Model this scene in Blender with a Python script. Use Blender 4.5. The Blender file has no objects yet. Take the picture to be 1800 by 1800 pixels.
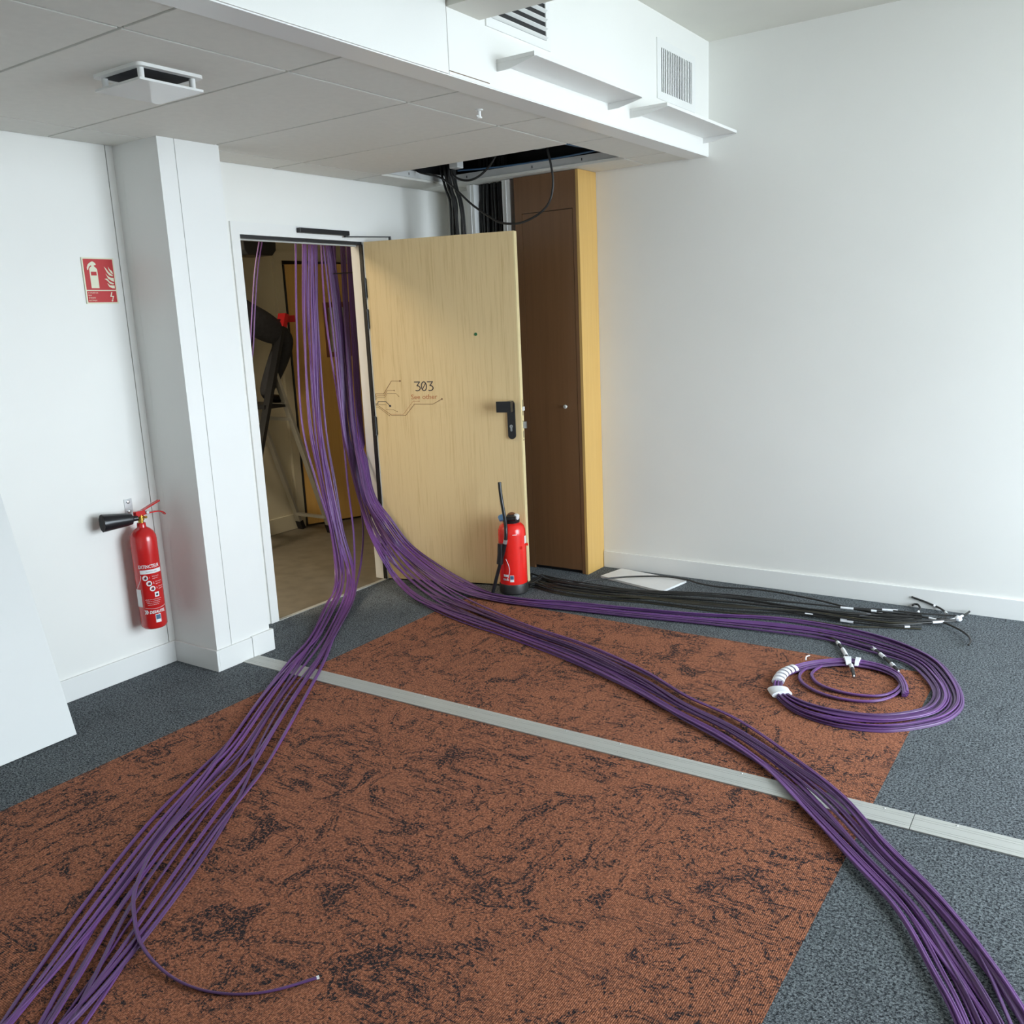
import bpy, bmesh, math, random
from mathutils import Vector, Matrix
random.seed(7)
scn = bpy.context.scene
COL = scn.collection

# ------------------------------------------------------------------ camera
CAM = Vector((3.4797, -2.55, 1.59))
def cam_setup():
    yaw, pit, rol = math.radians(34.3619), math.radians(-12.1431), math.radians(-2.5351)
    f = Vector((-math.cos(pit)*math.sin(yaw), math.cos(pit)*math.cos(yaw), math.sin(pit)))
    r = f.cross(Vector((0, 0, 1))).normalized(); u = r.cross(f)
    R = math.cos(rol)*r + math.sin(rol)*u; U = -math.sin(rol)*r + math.cos(rol)*u
    cd = bpy.data.cameras.new('camera'); co = bpy.data.objects.new('camera', cd); COL.objects.link(co)
    m = Matrix((R, U, -f)).transposed().to_4x4(); m.translation = CAM; co.matrix_world = m
    cd.sensor_width = 36; cd.lens = 1583.06/1800*36; cd.clip_start = .02
    scn.camera = co
cam_setup()

# ------------------------------------------------------------------ sky and exposure
scn.view_settings.view_transform = 'Standard'; scn.view_settings.look = 'None'
scn.view_settings.exposure = 0.0; scn.view_settings.gamma = 1.0; scn.view_settings.use_curve_mapping = False
scn.cycles.use_denoising = True
scn.cycles.max_bounces = 8; scn.cycles.diffuse_bounces = 5; scn.cycles.use_adaptive_sampling = True; scn.cycles.adaptive_threshold = .025
w = bpy.data.worlds.new('overcast_sky'); scn.world = w; w.use_nodes = True
bg = w.node_tree.nodes['Background']; bg.inputs[0].default_value = (0.80, 0.912, 1.0, 1); bg.inputs[1].default_value = 16.0

# room numbers (metres): x across the room from the door wall, y along the door wall, z up
XW, YB, XS, H1, H2 = -0.32, 2.404, 1.496, 2.411, 2.982
XR, YF = 6.0, -4.6
XB, XF = -0.40, -2.0            # back of the door wall, far wall of the corridor
DY0, DY1, DH = 0.654, 1.5534, 2.066
WIN = [(-0.5, 2.34, 0.10, 2.9)]      # window openings y0,y1,z0,z1
for i, (a, b, c, d) in enumerate(WIN):      # portals: they give no light, they only help sample the sky
    L = bpy.data.lights.new('window_portal', 'AREA'); L.shape = 'RECTANGLE'; L.size = d-c; L.size_y = b-a
    L.cycles.is_portal = True
    o = bpy.data.objects.new('window_portal', L); COL.objects.link(o)
    o.location = (XR+.10, (a+b)/2, (c+d)/2); o.rotation_euler = (0, math.radians(90), 0)

# ------------------------------------------------------------------ materials
def _nt(name):
    m = bpy.data.materials.new(name); m.use_nodes = True
    nt = m.node_tree; return m, nt, nt.nodes, nt.links, nt.nodes['Principled BSDF']
def c4(c): return (c[0], c[1], c[2], 1)
def mat(name, col, rough=.5, metal=0.0, var=.04, scale=14, bump=0.0, bscale=200, spec=.5, coat=0.0):
    m, nt, N, L, b = _nt(name)
    b.inputs['Roughness'].default_value = rough; b.inputs['Metallic'].default_value = metal
    b.inputs['Specular IOR Level'].default_value = spec; b.inputs['Coat Weight'].default_value = coat
    tc = N.new('ShaderNodeTexCoord'); n = N.new('ShaderNodeTexNoise'); n.inputs['Scale'].default_value = scale; n.inputs['Detail'].default_value = 4
    L.new(tc.outputs['Object'], n.inputs['Vector'])
    r = N.new('ShaderNodeValToRGB'); r.color_ramp.elements[0].position = .3; r.color_ramp.elements[1].position = .7
    r.color_ramp.elements[0].color = c4([x*(1-var) for x in col]); r.color_ramp.elements[1].color = c4([min(1, x*(1+var)) for x in col])
    L.new(n.outputs['Fac'], r.inputs['Fac']); L.new(r.outputs['Color'], b.inputs['Base Color'])
    if bump:
        n2 = N.new('ShaderNodeTexNoise'); n2.inputs['Scale'].default_value = bscale; n2.inputs['Detail'].default_value = 3
        L.new(tc.outputs['Object'], n2.inputs['Vector'])
        bp = N.new('ShaderNodeBump'); bp.inputs['Strength'].default_value = bump; bp.inputs['Distance'].default_value = .002
        L.new(n2.outputs['Fac'], bp.inputs['Height']); L.new(bp.outputs['Normal'], b.inputs['Normal'])
    return m
def wood(name, light, dark, axis=2, freq=55, rough=.5, contrast=1.0):
    m, nt, N, L, b = _nt(name); b.inputs['Roughness'].default_value = rough
    tc = N.new('ShaderNodeTexCoord'); mp = N.new('ShaderNodeMapping'); s = [freq]*3; s[axis] = freq*.035; mp.inputs['Scale'].default_value = s
    L.new(tc.outputs['Object'], mp.inputs['Vector'])
    n = N.new('ShaderNodeTexNoise'); n.inputs['Scale'].default_value = 1; n.inputs['Detail'].default_value = 7; n.inputs['Roughness'].default_value = .65; n.inputs['Distortion'].default_value = .5
    L.new(mp.outputs[0], n.inputs['Vector'])
    mp2 = N.new('ShaderNodeMapping'); s2 = [freq*4]*3; s2[axis] = freq*.06; mp2.inputs['Scale'].default_value = s2; L.new(tc.outputs['Object'], mp2.inputs['Vector'])
    n2 = N.new('ShaderNodeTexNoise'); n2.inputs['Scale'].default_value = 1; n2.inputs['Detail'].default_value = 3; L.new(mp2.outputs[0], n2.inputs['Vector'])
    mx = N.new('ShaderNodeMath'); mx.operation = 'MULTIPLY_ADD'; mx.inputs[1].default_value = .45*contrast; L.new(n2.outputs['Fac'], mx.inputs[0]); L.new(n.outputs['Fac'], mx.inputs[2])
    r = N.new('ShaderNodeValToRGB'); e = r.color_ramp.elements
    e[0].position = .45; e[0].color = c4(dark); e[1].position = .72; e[1].color = c4(light)
    L.new(mx.outputs[0], r.inputs['Fac']); L.new(r.outputs['Color'], b.inputs['Base Color'])
    bp = N.new('ShaderNodeBump'); bp.inputs['Strength'].default_value = .15; bp.inputs['Distance'].default_value = .001
    L.new(mx.outputs[0], bp.inputs['Height']); L.new(bp.outputs['Normal'], b.inputs['Normal'])
    return m
def carpet(name, c1, c2, dark, lo, hi, streak, speck, fk=1.0):
    m, nt, N, L, b = _nt(name); b.inputs['Roughness'].default_value = .95; b.inputs['Specular IOR Level'].default_value = .15
    tc = N.new('ShaderNodeTexCoord'); oi = N.new('ShaderNodeObjectInfo')
    sc = N.new('ShaderNodeVectorMath'); sc.operation = 'SCALE'; sc.inputs[0].default_value = (31, 17, 5); L.new(oi.outputs['Random'], sc.inputs['Scale'])
    ad = N.new('ShaderNodeVectorMath'); ad.operation = 'ADD'; L.new(tc.outputs['Object'], ad.inputs[0]); L.new(sc.outputs[0], ad.inputs[1])
    def noise(scale, det, rough, dist, rot=0, st=(1, 1, 1)):
        mp = N.new('ShaderNodeMapping'); mp.inputs['Scale'].default_value = st; mp.inputs['Rotation'].default_value = (0, 0, rot)
        L.new(ad.outputs[0], mp.inputs['Vector'])
        n = N.new('ShaderNodeTexNoise'); n.noise_dimensions = '2D'; n.inputs['Scale'].default_value = scale; n.inputs['Detail'].default_value = det; n.inputs['Roughness'].default_value = rough; n.inputs['Distortion'].default_value = dist
        L.new(mp.outputs[0], n.inputs['Vector']); return n.outputs['Fac']
    def step(s, a, z):
        r = N.new('ShaderNodeMapRange'); r.inputs[1].default_value = a; r.inputs[2].default_value = z; L.new(s, r.inputs[0]); return r.outputs[0]
    def op(o, a, c):
        x = N.new('ShaderNodeMath'); x.operation = o
        for i, v in enumerate((a, c)):
            if isinstance(v, (int, float)): x.inputs[i].default_value = v
            else: L.new(v, x.inputs[i])
        return x.outputs[0]
    clump = step(noise(6, 6, .78, .8), lo, hi)
    fleck = op('MULTIPLY', step(noise(24, 5, .80, .7), .55, .585), step(noise(3.4, 4, .65, .5), .40, .52))
    s1 = step(noise(1, 4, .7, .7, .5, (5, 42, 5)), streak, streak+.05)
    s2 = step(noise(1, 4, .7, .9, 2.3, (6, 36, 5)), streak+.02, streak+.07)
    gate = step(noise(3.2, 2, .5, 0), .42, .56)
    fleck = op('MAXIMUM', fleck, op('MULTIPLY', step(noise(52, 4, .80, .6), .55, .585), step(noise(4.6, 4, .7, .4), .43, .54)))
    fine = noise(150, 2, .7, 0)
    fine2 = noise(105, 3, .75, 0)
    msk = op('MAXIMUM', clump, op('MULTIPLY', op('MAXIMUM', s1, s2), gate))
    msk = op('MULTIPLY', op('MAXIMUM', msk, fleck), fk)
    msk = op('MULTIPLY', msk, step(fine2, .40, .50))
    msk = op('MAXIMUM', msk, op('MULTIPLY', step(noise(125, 2, .75, 0), .53, .62), speck))
    wv = N.new('ShaderNodeTexWave'); wv.inputs['Scale'].default_value = 62; wv.inputs['Distortion'].default_value = 2.2; wv.inputs['Detail'].default_value = 2; wv.inputs['Detail Scale'].default_value = 3
    L.new(ad.outputs[0], wv.inputs['Vector'])
    base = N.new('ShaderNodeMix'); base.data_type = 'RGBA'; base.inputs['A'].default_value = c4(c1); base.inputs['B'].default_value = c4(c2)
    L.new(step(fine, .36, .64), base.inputs['Factor'])
    mx = N.new('ShaderNodeMix'); mx.data_type = 'RGBA'; mx.inputs['B'].default_value = c4(dark); L.new(base.outputs['Result'], mx.inputs['A']); L.new(op('MULTIPLY', msk, .98), mx.inputs['Factor'])
    rib = N.new('ShaderNodeMix'); rib.data_type = 'RGBA'; rib.blend_type = 'MULTIPLY'; rib.inputs['B'].default_value = (.42, .40, .42, 1)
    L.new(mx.outputs['Result'], rib.inputs['A']); L.new(op('MULTIPLY', step(wv.outputs['Fac'], .45, .05), .75), rib.inputs['Factor'])
    L.new(rib.outputs['Result'], b.inputs['Base Color'])
    bp = N.new('ShaderNodeBump'); bp.inputs['Strength'].default_value = .35; bp.inputs['Distance'].default_value = .003
    L.new(op('ADD', wv.outputs['Fac'], fine), bp.inputs['Height']); L.new(bp.outputs['Normal'], b.inputs['Normal'])
    return m

M = {}
M['wall'] = mat('white_wall_paint', (.84, .835, .80), .55, var=.012, scale=2, bump=.06, bscale=260)
M['trim'] = mat('white_trim_paint', (.82, .82, .80), .4, var=.012, scale=3)
M['slab'] = mat('grey_ceiling_paint', (.74, .725, .66), .8, var=.03, scale=2)
M['tile'] = mat('mineral_ceiling_tile', (.74, .73, .68), .9, var=.02, scale=30, bump=.15, bscale=500)
M['tbar'] = mat('white_steel_grid', (.70, .70, .68), .5)
M['void'] = mat('dark_unlit_void', (.05, .05, .055), .9, var=.2)  # darkness of an unlit void and dark insulation put into the colour
M['cream'] = mat('cream_corridor_paint', (.64, .60, .47), .6, var=.02, scale=2)
M['vinyl'] = mat('grey_brown_vinyl', (.175, .150, .112), .5, var=.16, scale=9)
M['oak'] = wood('light_oak_laminate', (.70, .53, .285), (.56, .395, .185), 2, 66, .45)
M['oak_edge'] = mat('pale_oak_lipping', (.74, .60, .33), .45, var=.05)
M['golden'] = wood('golden_beech_laminate', (.62, .385, .12), (.57, .34, .10), 2, 40, .4, .5)
M['brown'] = wood('brown_laminate', (.20, .098, .043), (.175, .084, .036), 2, 30, .42, .6)
M['redwood'] = mat('red_brown_glazing_bead', (.17, .06, .025), .4)
M['alu'] = mat('brushed_aluminium', (.50, .505, .475), .5, .2, var=.03, scale=5)
M['aludull'] = mat('dull_ladder_aluminium', (.50, .49, .45), .45, .6, var=.05)
M['steel'] = mat('zinc_steel', (.60, .62, .62), .32, .9, var=.05)
M['black'] = mat('matt_black_metal', (.012, .012, .014), .42, var=.1)
M['blackplastic'] = mat('black_plastic', (.010, .010, .012), .3, var=.1)
M['rubber'] = mat('black_cable_jacket', (.020, .019, .018), .45, var=.25, scale=30)
M['rubber2'] = mat('olive_black_cable_jacket', (.040, .035, .020), .42, var=.25, scale=30)
M['purple'] = mat('purple_cable_jacket', (.140, .051, .203), .38, spec=.5, var=.12, scale=5)
M['purple2'] = mat('purple_cable_jacket_greyed', (.100, .041, .142), .40, spec=.5, var=.12, scale=5)
M['tape'] = mat('white_tape', (.80, .81, .84), .45, var=.05, scale=60)
M['red'] = mat('red_gloss_enamel', (.56, .012, .012), .22, var=.03, coat=.5)
M['redbright'] = mat('bright_red_enamel', (.80, .018, .012), .25, var=.03, coat=.4)
M['redsign'] = mat('sign_red', (.48, .012, .014), .5, var=.03)
M['glow'] = mat('photoluminescent_cream', (.74, .74, .56), .5, var=.02)
M['printw'] = mat('white_print', (.80, .80, .80), .45, var=.02)
M['printb'] = mat('blue_print', (.05, .12, .22), .4, var=.05)
M['ink'] = mat('dark_blue_ink', (.018, .022, .045), .5, var=.05)
M['orangeink'] = mat('orange_ink', (.42, .13, .05), .5, var=.05)
M['brownink'] = mat('brown_ink', (.20, .10, .05), .5, var=.05)
M['green'] = mat('green_dot', (.02, .14, .05), .4)
M['brass'] = mat('brass', (.62, .40, .08), .25, .9)
M['lightblue'] = mat('light_blue_plastic', (.16, .34, .62), .35)
M['bluecable'] = mat('blue_cable_jacket', (.06, .14, .26), .4)
M['cloth'] = mat('dark_work_cloth', (.022, .023, .028), .9, var=.25, scale=40, bump=.3, bscale=300)
M['skin'] = mat('skin', (.48, .29, .20), .5)
M['hair'] = mat('dark_hair', (.02, .014, .01), .6)
M['foil'] = mat('silver_foil_duct', (.45, .46, .48), .35, .9, var=.1, scale=60)
M['glassy'] = mat('frosted_vision_glass', (.42, .42, .34), .15, var=.05)
M['gap'] = mat('dirty_joint', (.16, .10, .06), .9, var=.2)
M['grey'] = mat('carpet_slate', (.13, .145, .165), .9)
M['grey'] = carpet('slate_loop_carpet', (.075, .086, .097), (.265, .295, .310), (.012, .014, .018), .60, .68, .62, .90, .5)
M['orange'] = carpet('rust_loop_carpet', (.265, .094, .048), (.56, .225, .125), (.018, .021, .027), .58, .615, .565, .52)
M['ground'] = mat('outdoor_paving', (.22, .22, .21), .9, var=.2, scale=1)

# ------------------------------------------------------------------ mesh helpers
def world_loc(o):
    v = Vector((0, 0, 0))
    while o is not None: v += o.location; o = o.parent
    return v
def link(o, parent=None):
    COL.objects.link(o)
    if parent is not None: o.parent = parent
    return o
def tag(o, label=None, cat=None, group=None, kind=None):
    if label: o['label'] = label
    if cat: o['category'] = cat
    if group: o['group'] = group
    if kind: o['kind'] = kind
    return o
def empty(name, loc, label, cat, group=None):
    o = bpy.data.objects.new(name, None); o.location = loc; o.empty_display_size = .05; link(o)
    return tag(o, label, cat, group)
class MB:
    def __init__(s): s.v = []; s.f = []
    def add(s, vs, fs):
        k = len(s.v); s.v += [tuple(p) for p in vs]; s.f += [tuple(i+k for i in q) for q in fs]; return s
    def box(s, x0, x1, y0, y1, z0, z1):
        return s.add([(x0,y0,z0),(x1,y0,z0),(x1,y1,z0),(x0,y1,z0),(x0,y0,z1),(x1,y0,z1),(x1,y1,z1),(x0,y1,z1)],
                     [(0,3,2,1),(4,5,6,7),(0,1,5,4),(1,2,6,5),(2,3,7,6),(3,0,4,7)])
    def obox(s, c, ex, ey, ez, hx, hy, hz):      # oriented box
        c, ex, ey, ez = Vector(c), Vector(ex), Vector(ey), Vector(ez)
        vs = [c+ex*(a*hx)+ey*(b*hy)+ez*(d*hz) for d in (-1, 1) for a, b in ((-1,-1),(1,-1),(1,1),(-1,1))]
        return s.add(vs, [(0,3,2,1),(4,5,6,7),(0,1,5,4),(1,2,6,5),(2,3,7,6),(3,0,4,7)])
    def bar(s, a, b, wd, th, up=(0, 0, 1)):       # flat bar from a to b
        a, b = Vector(a), Vector(b); e = (b-a); l = e.length; e.normalize()
        sd = e.cross(Vector(up))
        if sd.length < 1e-4: sd = e.cross(Vector((1, 0, 0)))
        sd.normalize(); u = sd.cross(e)
        return s.obox((a+b)/2, e, sd, u, l/2, wd/2, th/2)
    def prism(s, poly, o, eu, ev, n):             # polygon (u,v) at o, extruded along vector n
        o, eu, ev, n = Vector(o), Vector(eu), Vector(ev), Vector(n); k = len(poly)
        a = [o+eu*p[0]+ev*p[1] for p in poly]; b = [p+n for p in a]
        fs = [tuple(range(k-1, -1, -1)), tuple(range(k, 2*k))]+[(i, (i+1) % k, k+(i+1) % k, k+i) for i in range(k)]
        return s.add(a+b, fs)
    def lathe(s, prof, c, axis=(0, 0, 1), n=28):   # prof: (r, h) along axis
        c, ax = Vector(c), Vector(axis).normalized()
        e1 = ax.cross(Vector((1, 0, 0)) if abs(ax.x) < .9 else Vector((0, 1, 0))).normalized(); e2 = ax.cross(e1)
        vs = []; fs = []
        for r, h in prof:
            for i in range(n):
                t = 2*math.pi*i/n; vs.append(c+ax*h+(e1*math.cos(t)+e2*math.sin(t))*max(r, 1e-5))
        for j in range(len(prof)-1):
            for i in range(n):
                fs.append((j*n+i, j*n+(i+1) % n, (j+1)*n+(i+1) % n, (j+1)*n+i))
        fs += [tuple(range(n-1, -1, -1)), tuple(range((len(prof)-1)*n, len(prof)*n))]
        return s.add(vs, fs)
    def cyl(s, a, b, r, r2=None, n=16):
        a, b = Vector(a), Vector(b); l = (b-a).length
        return s.lathe([(r, 0), (r if r2 is None else r2, l)], a, b-a, n)
    def tube(s, pts, r, n=8, prof=None, ref=None, twist=None):
        pts = [Vector(p) for p in pts]; m = len(pts)
        T = [(pts[min(i+1, m-1)]-pts[max(i-1, 0)]).normalized() for i in range(m)]
        side = [None]*m; last = Vector(ref) if ref else Vector((1, 0, 0))
        for i in range(m-1, -1, -1):
            sd = T[i].cross(Vector((0, 0, 1)))
            if sd.length > .35:
                sd.normalize()
                if i < m-1 and sd.dot(last) < 0 and not ref: sd = -sd if i < m-1 else sd
                last = sd
            else:
                sd = (last-T[i]*last.dot(T[i])).normalized(); last = sd
            side[i] = sd
        P = prof or [(r*math.cos(2*math.pi*k/n), r*math.sin(2*math.pi*k/n)) for k in range(n)]
        n = len(P); vs = []; fs = []
        for i in range(m):
            sd = side[i]; up = sd.cross(T[i])
            if twist:
                a = twist(i/(m-1)); sd, up = sd*math.cos(a)+up*math.sin(a), up*math.cos(a)-sd*math.sin(a)
            for u, v in P: vs.append(pts[i]+sd*u+up*v)
        for i in range(m-1):
            for k in range(n): fs.append((i*n+k, i*n+(k+1) % n, (i+1)*n+(k+1) % n, (i+1)*n+k))
        fs += [tuple(range(n-1, -1, -1)), tuple(range((m-1)*n, m*n))]
        return s.add(vs, fs)
    def build(s, name, m, parent=None, smooth=False, bevel=0, keep=False, label=None):
        me = bpy.data.meshes.new(name)
        if parent is not None: org = world_loc(parent)
        elif keep: org = Vector((0, 0, 0))
        else:
            xs = list(zip(*s.v)); org = Vector(((min(xs[0])+max(xs[0]))/2, (min(xs[1])+max(xs[1]))/2, min(xs[2])))
        me.from_pydata([(p[0]-org.x, p[1]-org.y, p[2]-org.z) for p in s.v], [], s.f); me.validate()
        bm = bmesh.new(); bm.from_mesh(me); bmesh.ops.recalc_face_normals(bm, faces=bm.faces)
        if bevel: bmesh.ops.bevel(bm, geom=list(bm.edges), offset=bevel, segments=2, affect='EDGES', profile=.5, clamp_overlap=True)
        bm.to_mesh(me); bm.free()
        me.materials.append(M[m] if isinstance(m, str) else m)
        if smooth:
            for p in me.polygons: p.use_smooth = len(p.vertices) <= 4
            if hasattr(me, 'set_sharp_from_angle'): me.set_sharp_from_angle(angle=math.radians(38))
        o = bpy.data.objects.new(name, me)
        if parent is None: o.location = org
        link(o, parent)
        if label: o['label'] = label
        return o
def spline(P, n=8):
    P = [Vector(p) for p in P]; out = []
    for i in range(len(P)-1):
        p0, p1, p2, p3 = P[max(i-1, 0)], P[i], P[i+1], P[min(i+2, len(P)-1)]
        for k in range(n):
            t = k/n
            out.append(.5*((2*p1)+(p2-p0)*t+(2*p0-5*p1+4*p2-p3)*t*t+(3*p1-p0-3*p2+p3)*t*t*t))
    out.append(P[-1]); return out
def struct(name, mb, m, parent=None, label=None, bevel=0):
    o = mb.build(name, m, parent, bevel=bevel)
    if parent is None: o['kind'] = 'structure'
    if label: o['label'] = label
    return o
def copy_obj(o, parent=None):
    c = o.copy(); link(c, parent); return c
def text_mesh(txt, size, bold=0.0):
    cu = bpy.data.curves.new('lettering', 'FONT'); cu.body = txt; cu.size = size; cu.offset = bold; cu.resolution_u = 2
    ob = bpy.data.objects.new('lettering', cu); COL.objects.link(ob)
    dg = bpy.context.evaluated_depsgraph_get(); me = bpy.data.meshes.new_from_object(ob.evaluated_get(dg))
    vs = [tuple(v.co) for v in me.vertices]; fs = [tuple(p.vertices) for p in me.polygons]
    bpy.data.objects.remove(ob); bpy.data.curves.remove(cu); bpy.data.meshes.remove(me)
    return vs, fs
def flat_text(txt, size, width, fn, bold=0.0):      # fn maps (u,v) to a point
    vs, fs = text_mesh(txt, size, bold)
    wd = max(v[0] for v in vs)-min(v[0] for v in vs); k = width/wd if width else 1
    x0 = min(v[0] for v in vs); mb = MB(); mb.add([fn((v[0]-x0)*k, v[1]) for v in vs], fs); return mb

# ================================================================== SETTING
struct('ground', MB().box(8, 60, -50, 50, -9.2, -9), 'ground', label='outdoor ground far below the windows')
fl = struct('floor', MB().box(XW, XR, YF, YB, -.12, -.008), 'grey', label='carpet tile floor, rust coloured field inside a slate border')
TS = .5076; OX0, OX1, OYT = .379, .379+5*TS, 1.483
full = {}
for i in range(-2, 12):
    for j in range(-7, 2):
        x0, x1 = OX0+i*TS, OX0+(i+1)*TS; y1 = OYT+(j+1)*TS; y0 = y1-TS
        col = 'orange' if 0 <= i < 5 and j < 0 else 'grey'
        cx0, cx1, cy0, cy1 = max(x0, XW), min(x1, XR), max(y0, YF), min(y1, YB)
        if cx1-cx0 < .02 or cy1-cy0 < .02: continue
        g = .0001; hx, hy = (cx1-cx0)/2-g, (cy1-cy0)/2-g
        cut = (cx0 > x0+1e-6 or cx1 < x1-1e-6 or cy0 > y0+1e-6 or cy1 < y1-1e-6)
        key = (col, round(hx, 4), round(hy, 4))
        if key not in full:
            t = MB().box(-hx, hx, -hy, hy, -.008, 0).build('carpet_tile', col, fl); t.data.transform(Matrix.Translation(world_loc(fl))); full[key] = t
        else: t = copy_obj(full[key], fl)
        t.location = Vector(((cx0+cx1)/2, (cy0+cy1)/2, 0))-world_loc(fl)
        if not cut and random.random() < .4: t.rotation_euler.z = random.choice((math.pi/2, math.pi, -math.pi/2))
struct('floor_corridor', MB().box(-6, XW, -2.5, 6, -.12, -.004), 'vinyl', label='worn grey brown vinyl floor of the corridor beyond the doorway')

# walls
JY = -.037                                   # vertical joint beside the column
wl = MB()
wl.box(XB, XW, YF, JY, 0, H2).box(XB, XW-.012, JY, JY+.004, 0, H2)
wl.box(XB, XW, JY+.004, DY0-.01, 0, H2).box(XB, XW, DY1+.01, YB+.1, 0, H2).box(XB, XW, DY0-.01, DY1+.01, DH+.01, H2)
struct('wall_left', wl, 'wall', label='white wall holding the doorway and the red extinguisher')
struct('wall_back', MB().box(XW, XR+.2, YB, YB+.1, 0, H2), 'wall', label='plain white wall behind the cables')
wr = MB(); ys = [YF]
y = YF
for a, b, c, d in sorted(WIN):
    wr.box(XR, XR+.2, y, a, 0, H2).box(XR, XR+.2, a, b, 0, c).box(XR, XR+.2, a, b, d, H2); y = b
wr.box(XR, XR+.2, y, YB+.1, 0, H2)
struct('wall_right', wr, 'wall', label='white window wall')
for i, (a, b, c, d) in enumerate(sorted(WIN)):
    fr = MB(); t = .05
    fr.box(XR+.1, XR+.16, a, b, c, c+t).box(XR+.1, XR+.16, a, b, d-t, d).box(XR+.1, XR+.16, a, a+t, c+t, d-t).box(XR+.1, XR+.16, b-t, b, c+t, d-t)
    fr.box(XR+.1, XR+.16, (a+b)/2-.03, (a+b)/2+.03, c+t, d-t)
    struct('window_%d' % (i+1), fr, 'trim', label='tall white framed window in the window wall')
struct('wall_front', MB().box(XW, XR+.2, YF-.1, YF, 0, H2), 'wall', label='white wall behind the camera')
struct('ceiling', MB().box(-2.1, XR+.2, YF-.1, YB+.1, H2, H2+.1), 'slab', label='grey painted upper ceiling')

# corridor shell
far = MB(); FD0, FD1 = 2.46, 3.40
far.box(XF-.1, XF, -2.5, FD0-.03, 0, 2.8).box(XF-.1, XF, FD1, 6, 0, 2.8).box(XF-.1, XF, FD0-.03, FD1, 2.12, 2.8).box(XF-.7, XF-.6, FD0-.6, FD1+.6, 0, 2.8)
far.box(XF-.6, XF-.1, FD0-.7, FD0-.6, 0, 2.8).box(XF-.6, XF-.1, FD1+.6, FD1+.7, 0, 2.8)
wc_ = struct('wall_corridor', far, 'cream', label='cream far wall of the corridor')
struct('wall_corridor_ends', MB().box(XF-.1, XB, -2.6, -2.5, 0, 2.8).box(XF-.7, XB, 6, 6.1, 0, 2.8).box(XB-.02, XB, YB+.1, 6, 0, 2.8), 'cream', label='cream end walls of the corridor')
struct('ceiling_corridor', MB().box(XF-.7, XB, -2.6, 6.1, 2.8, 2.9), 'cream', label='open corridor ceiling above the doorway')
struct('baseboard_corridor', MB().box(XF, XF+.014, -2.5, FD0-.10, 0, .12), 'cream', label='cream skirting along the corridor wall')
fr = MB().box(XF-.02, XF+.03, FD0-.10, FD0-.025, 0, 2.17).box(XF-.02, XF+.03, FD0-.025, FD1+.03, 2.10, 2.17).box(XF-.02, XF+.03, FD1, FD1+.07, 0, 2.17)
struct('trim_1', fr, 'cream', label='cream frame of the far corridor door')
# far corridor door: leaf ajar
e = Vector((.39, .92, 0)).normalized(); nn = Vector((.92, -.39, 0)).normalized(); P2 = Vector((-1.965, 2.452, 0)); Z = Vector((0, 0, 1))
def leafbox(mb, s0, s1, z0, z1, d0, d1, P=P2, E=e, N_=nn):
    c = P+E*((s0+s1)/2)+N_*((d0+d1)/2)+Z*((z0+z1)/2)
    return mb.obox(c, E, N_, Z, (s1-s0)/2, (d1-d0)/2, (z1-z0)/2)
d2 = MB()
for a in ((0, .30, .012, 2.07), (.52, .90, .012, 2.07), (.30, .52, .012, 1.36), (.30, .52, 1.76, 2.07)): leafbox(d2, *a, -.04, 0)
d2o = struct('door_2', d2, 'golden', label='golden wood corridor door standing ajar with a narrow vision panel')
b = MB()
for a in ((.285, .325, 1.345, 1.775), (.495, .535, 1.345, 1.775), (.325, .495, 1.345, 1.385), (.325, .495, 1.735, 1.775)): leafbox(b, *a, -.044, .006)
b.build('glazing_bead', 'redwood', d2o, label='red brown glazing bead')
leafbox(MB(), .30, .52, 1.36, 1.76, -.026, -.014).build('pane', 'glassy', d2o)
leafbox(MB(), -.012, 0, .012, 2.07, -.045, .004).build('edge_seal', 'black', d2o)

# baseboards
BH = .105
struct('baseboard_left', MB().box(XW, XW+.013, YF, -.002, 0, BH).box(XW, XW+.013, DY1+.06, YB, 0, BH), 'trim', bevel=.002, label='white skirting along the extinguisher wall')
struct('baseboard_back', MB().box(.80, XR, YB-.013, YB, 0, BH), 'trim', bevel=.002, label='white skirting along the plain back wall')

# boxed column
wcx = .322
cm = struct('wall_column', MB().box(XW, -.004, .004, wcx-.004, 0, H1), 'trim', label='white boxed column beside the doorway')
MB().box(XW+.055, -.0042, 0, .004, 0, H1).build('side_panel', 'trim', cm)
MB().box(XW, XW+.053, .001, .004, 0, H1).build('side_strip', 'trim', cm)
MB().box(-.004, 0, .0, .084, 0, H1).build('corner_panel', 'trim', cm)
MB().box(-.004, 0, .088, wcx, 0, H1).build('front_panel', 'trim', cm)
struct('baseboard_column', MB().box(XW+.012, .013, -.013, 0, 0, BH).box(0, .013, 0, .199, 0, BH), 'trim', bevel=.0015, label='white skirting wrapped around the column')
struct('baseboard_column_end', MB().box(0, .015, .2005, wcx+.014, 0, BH+.004).box(-.10, 0, wcx, wcx+.014, 0, BH+.004), 'trim', bevel=.0015, label='short end piece of the column skirting')

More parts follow.
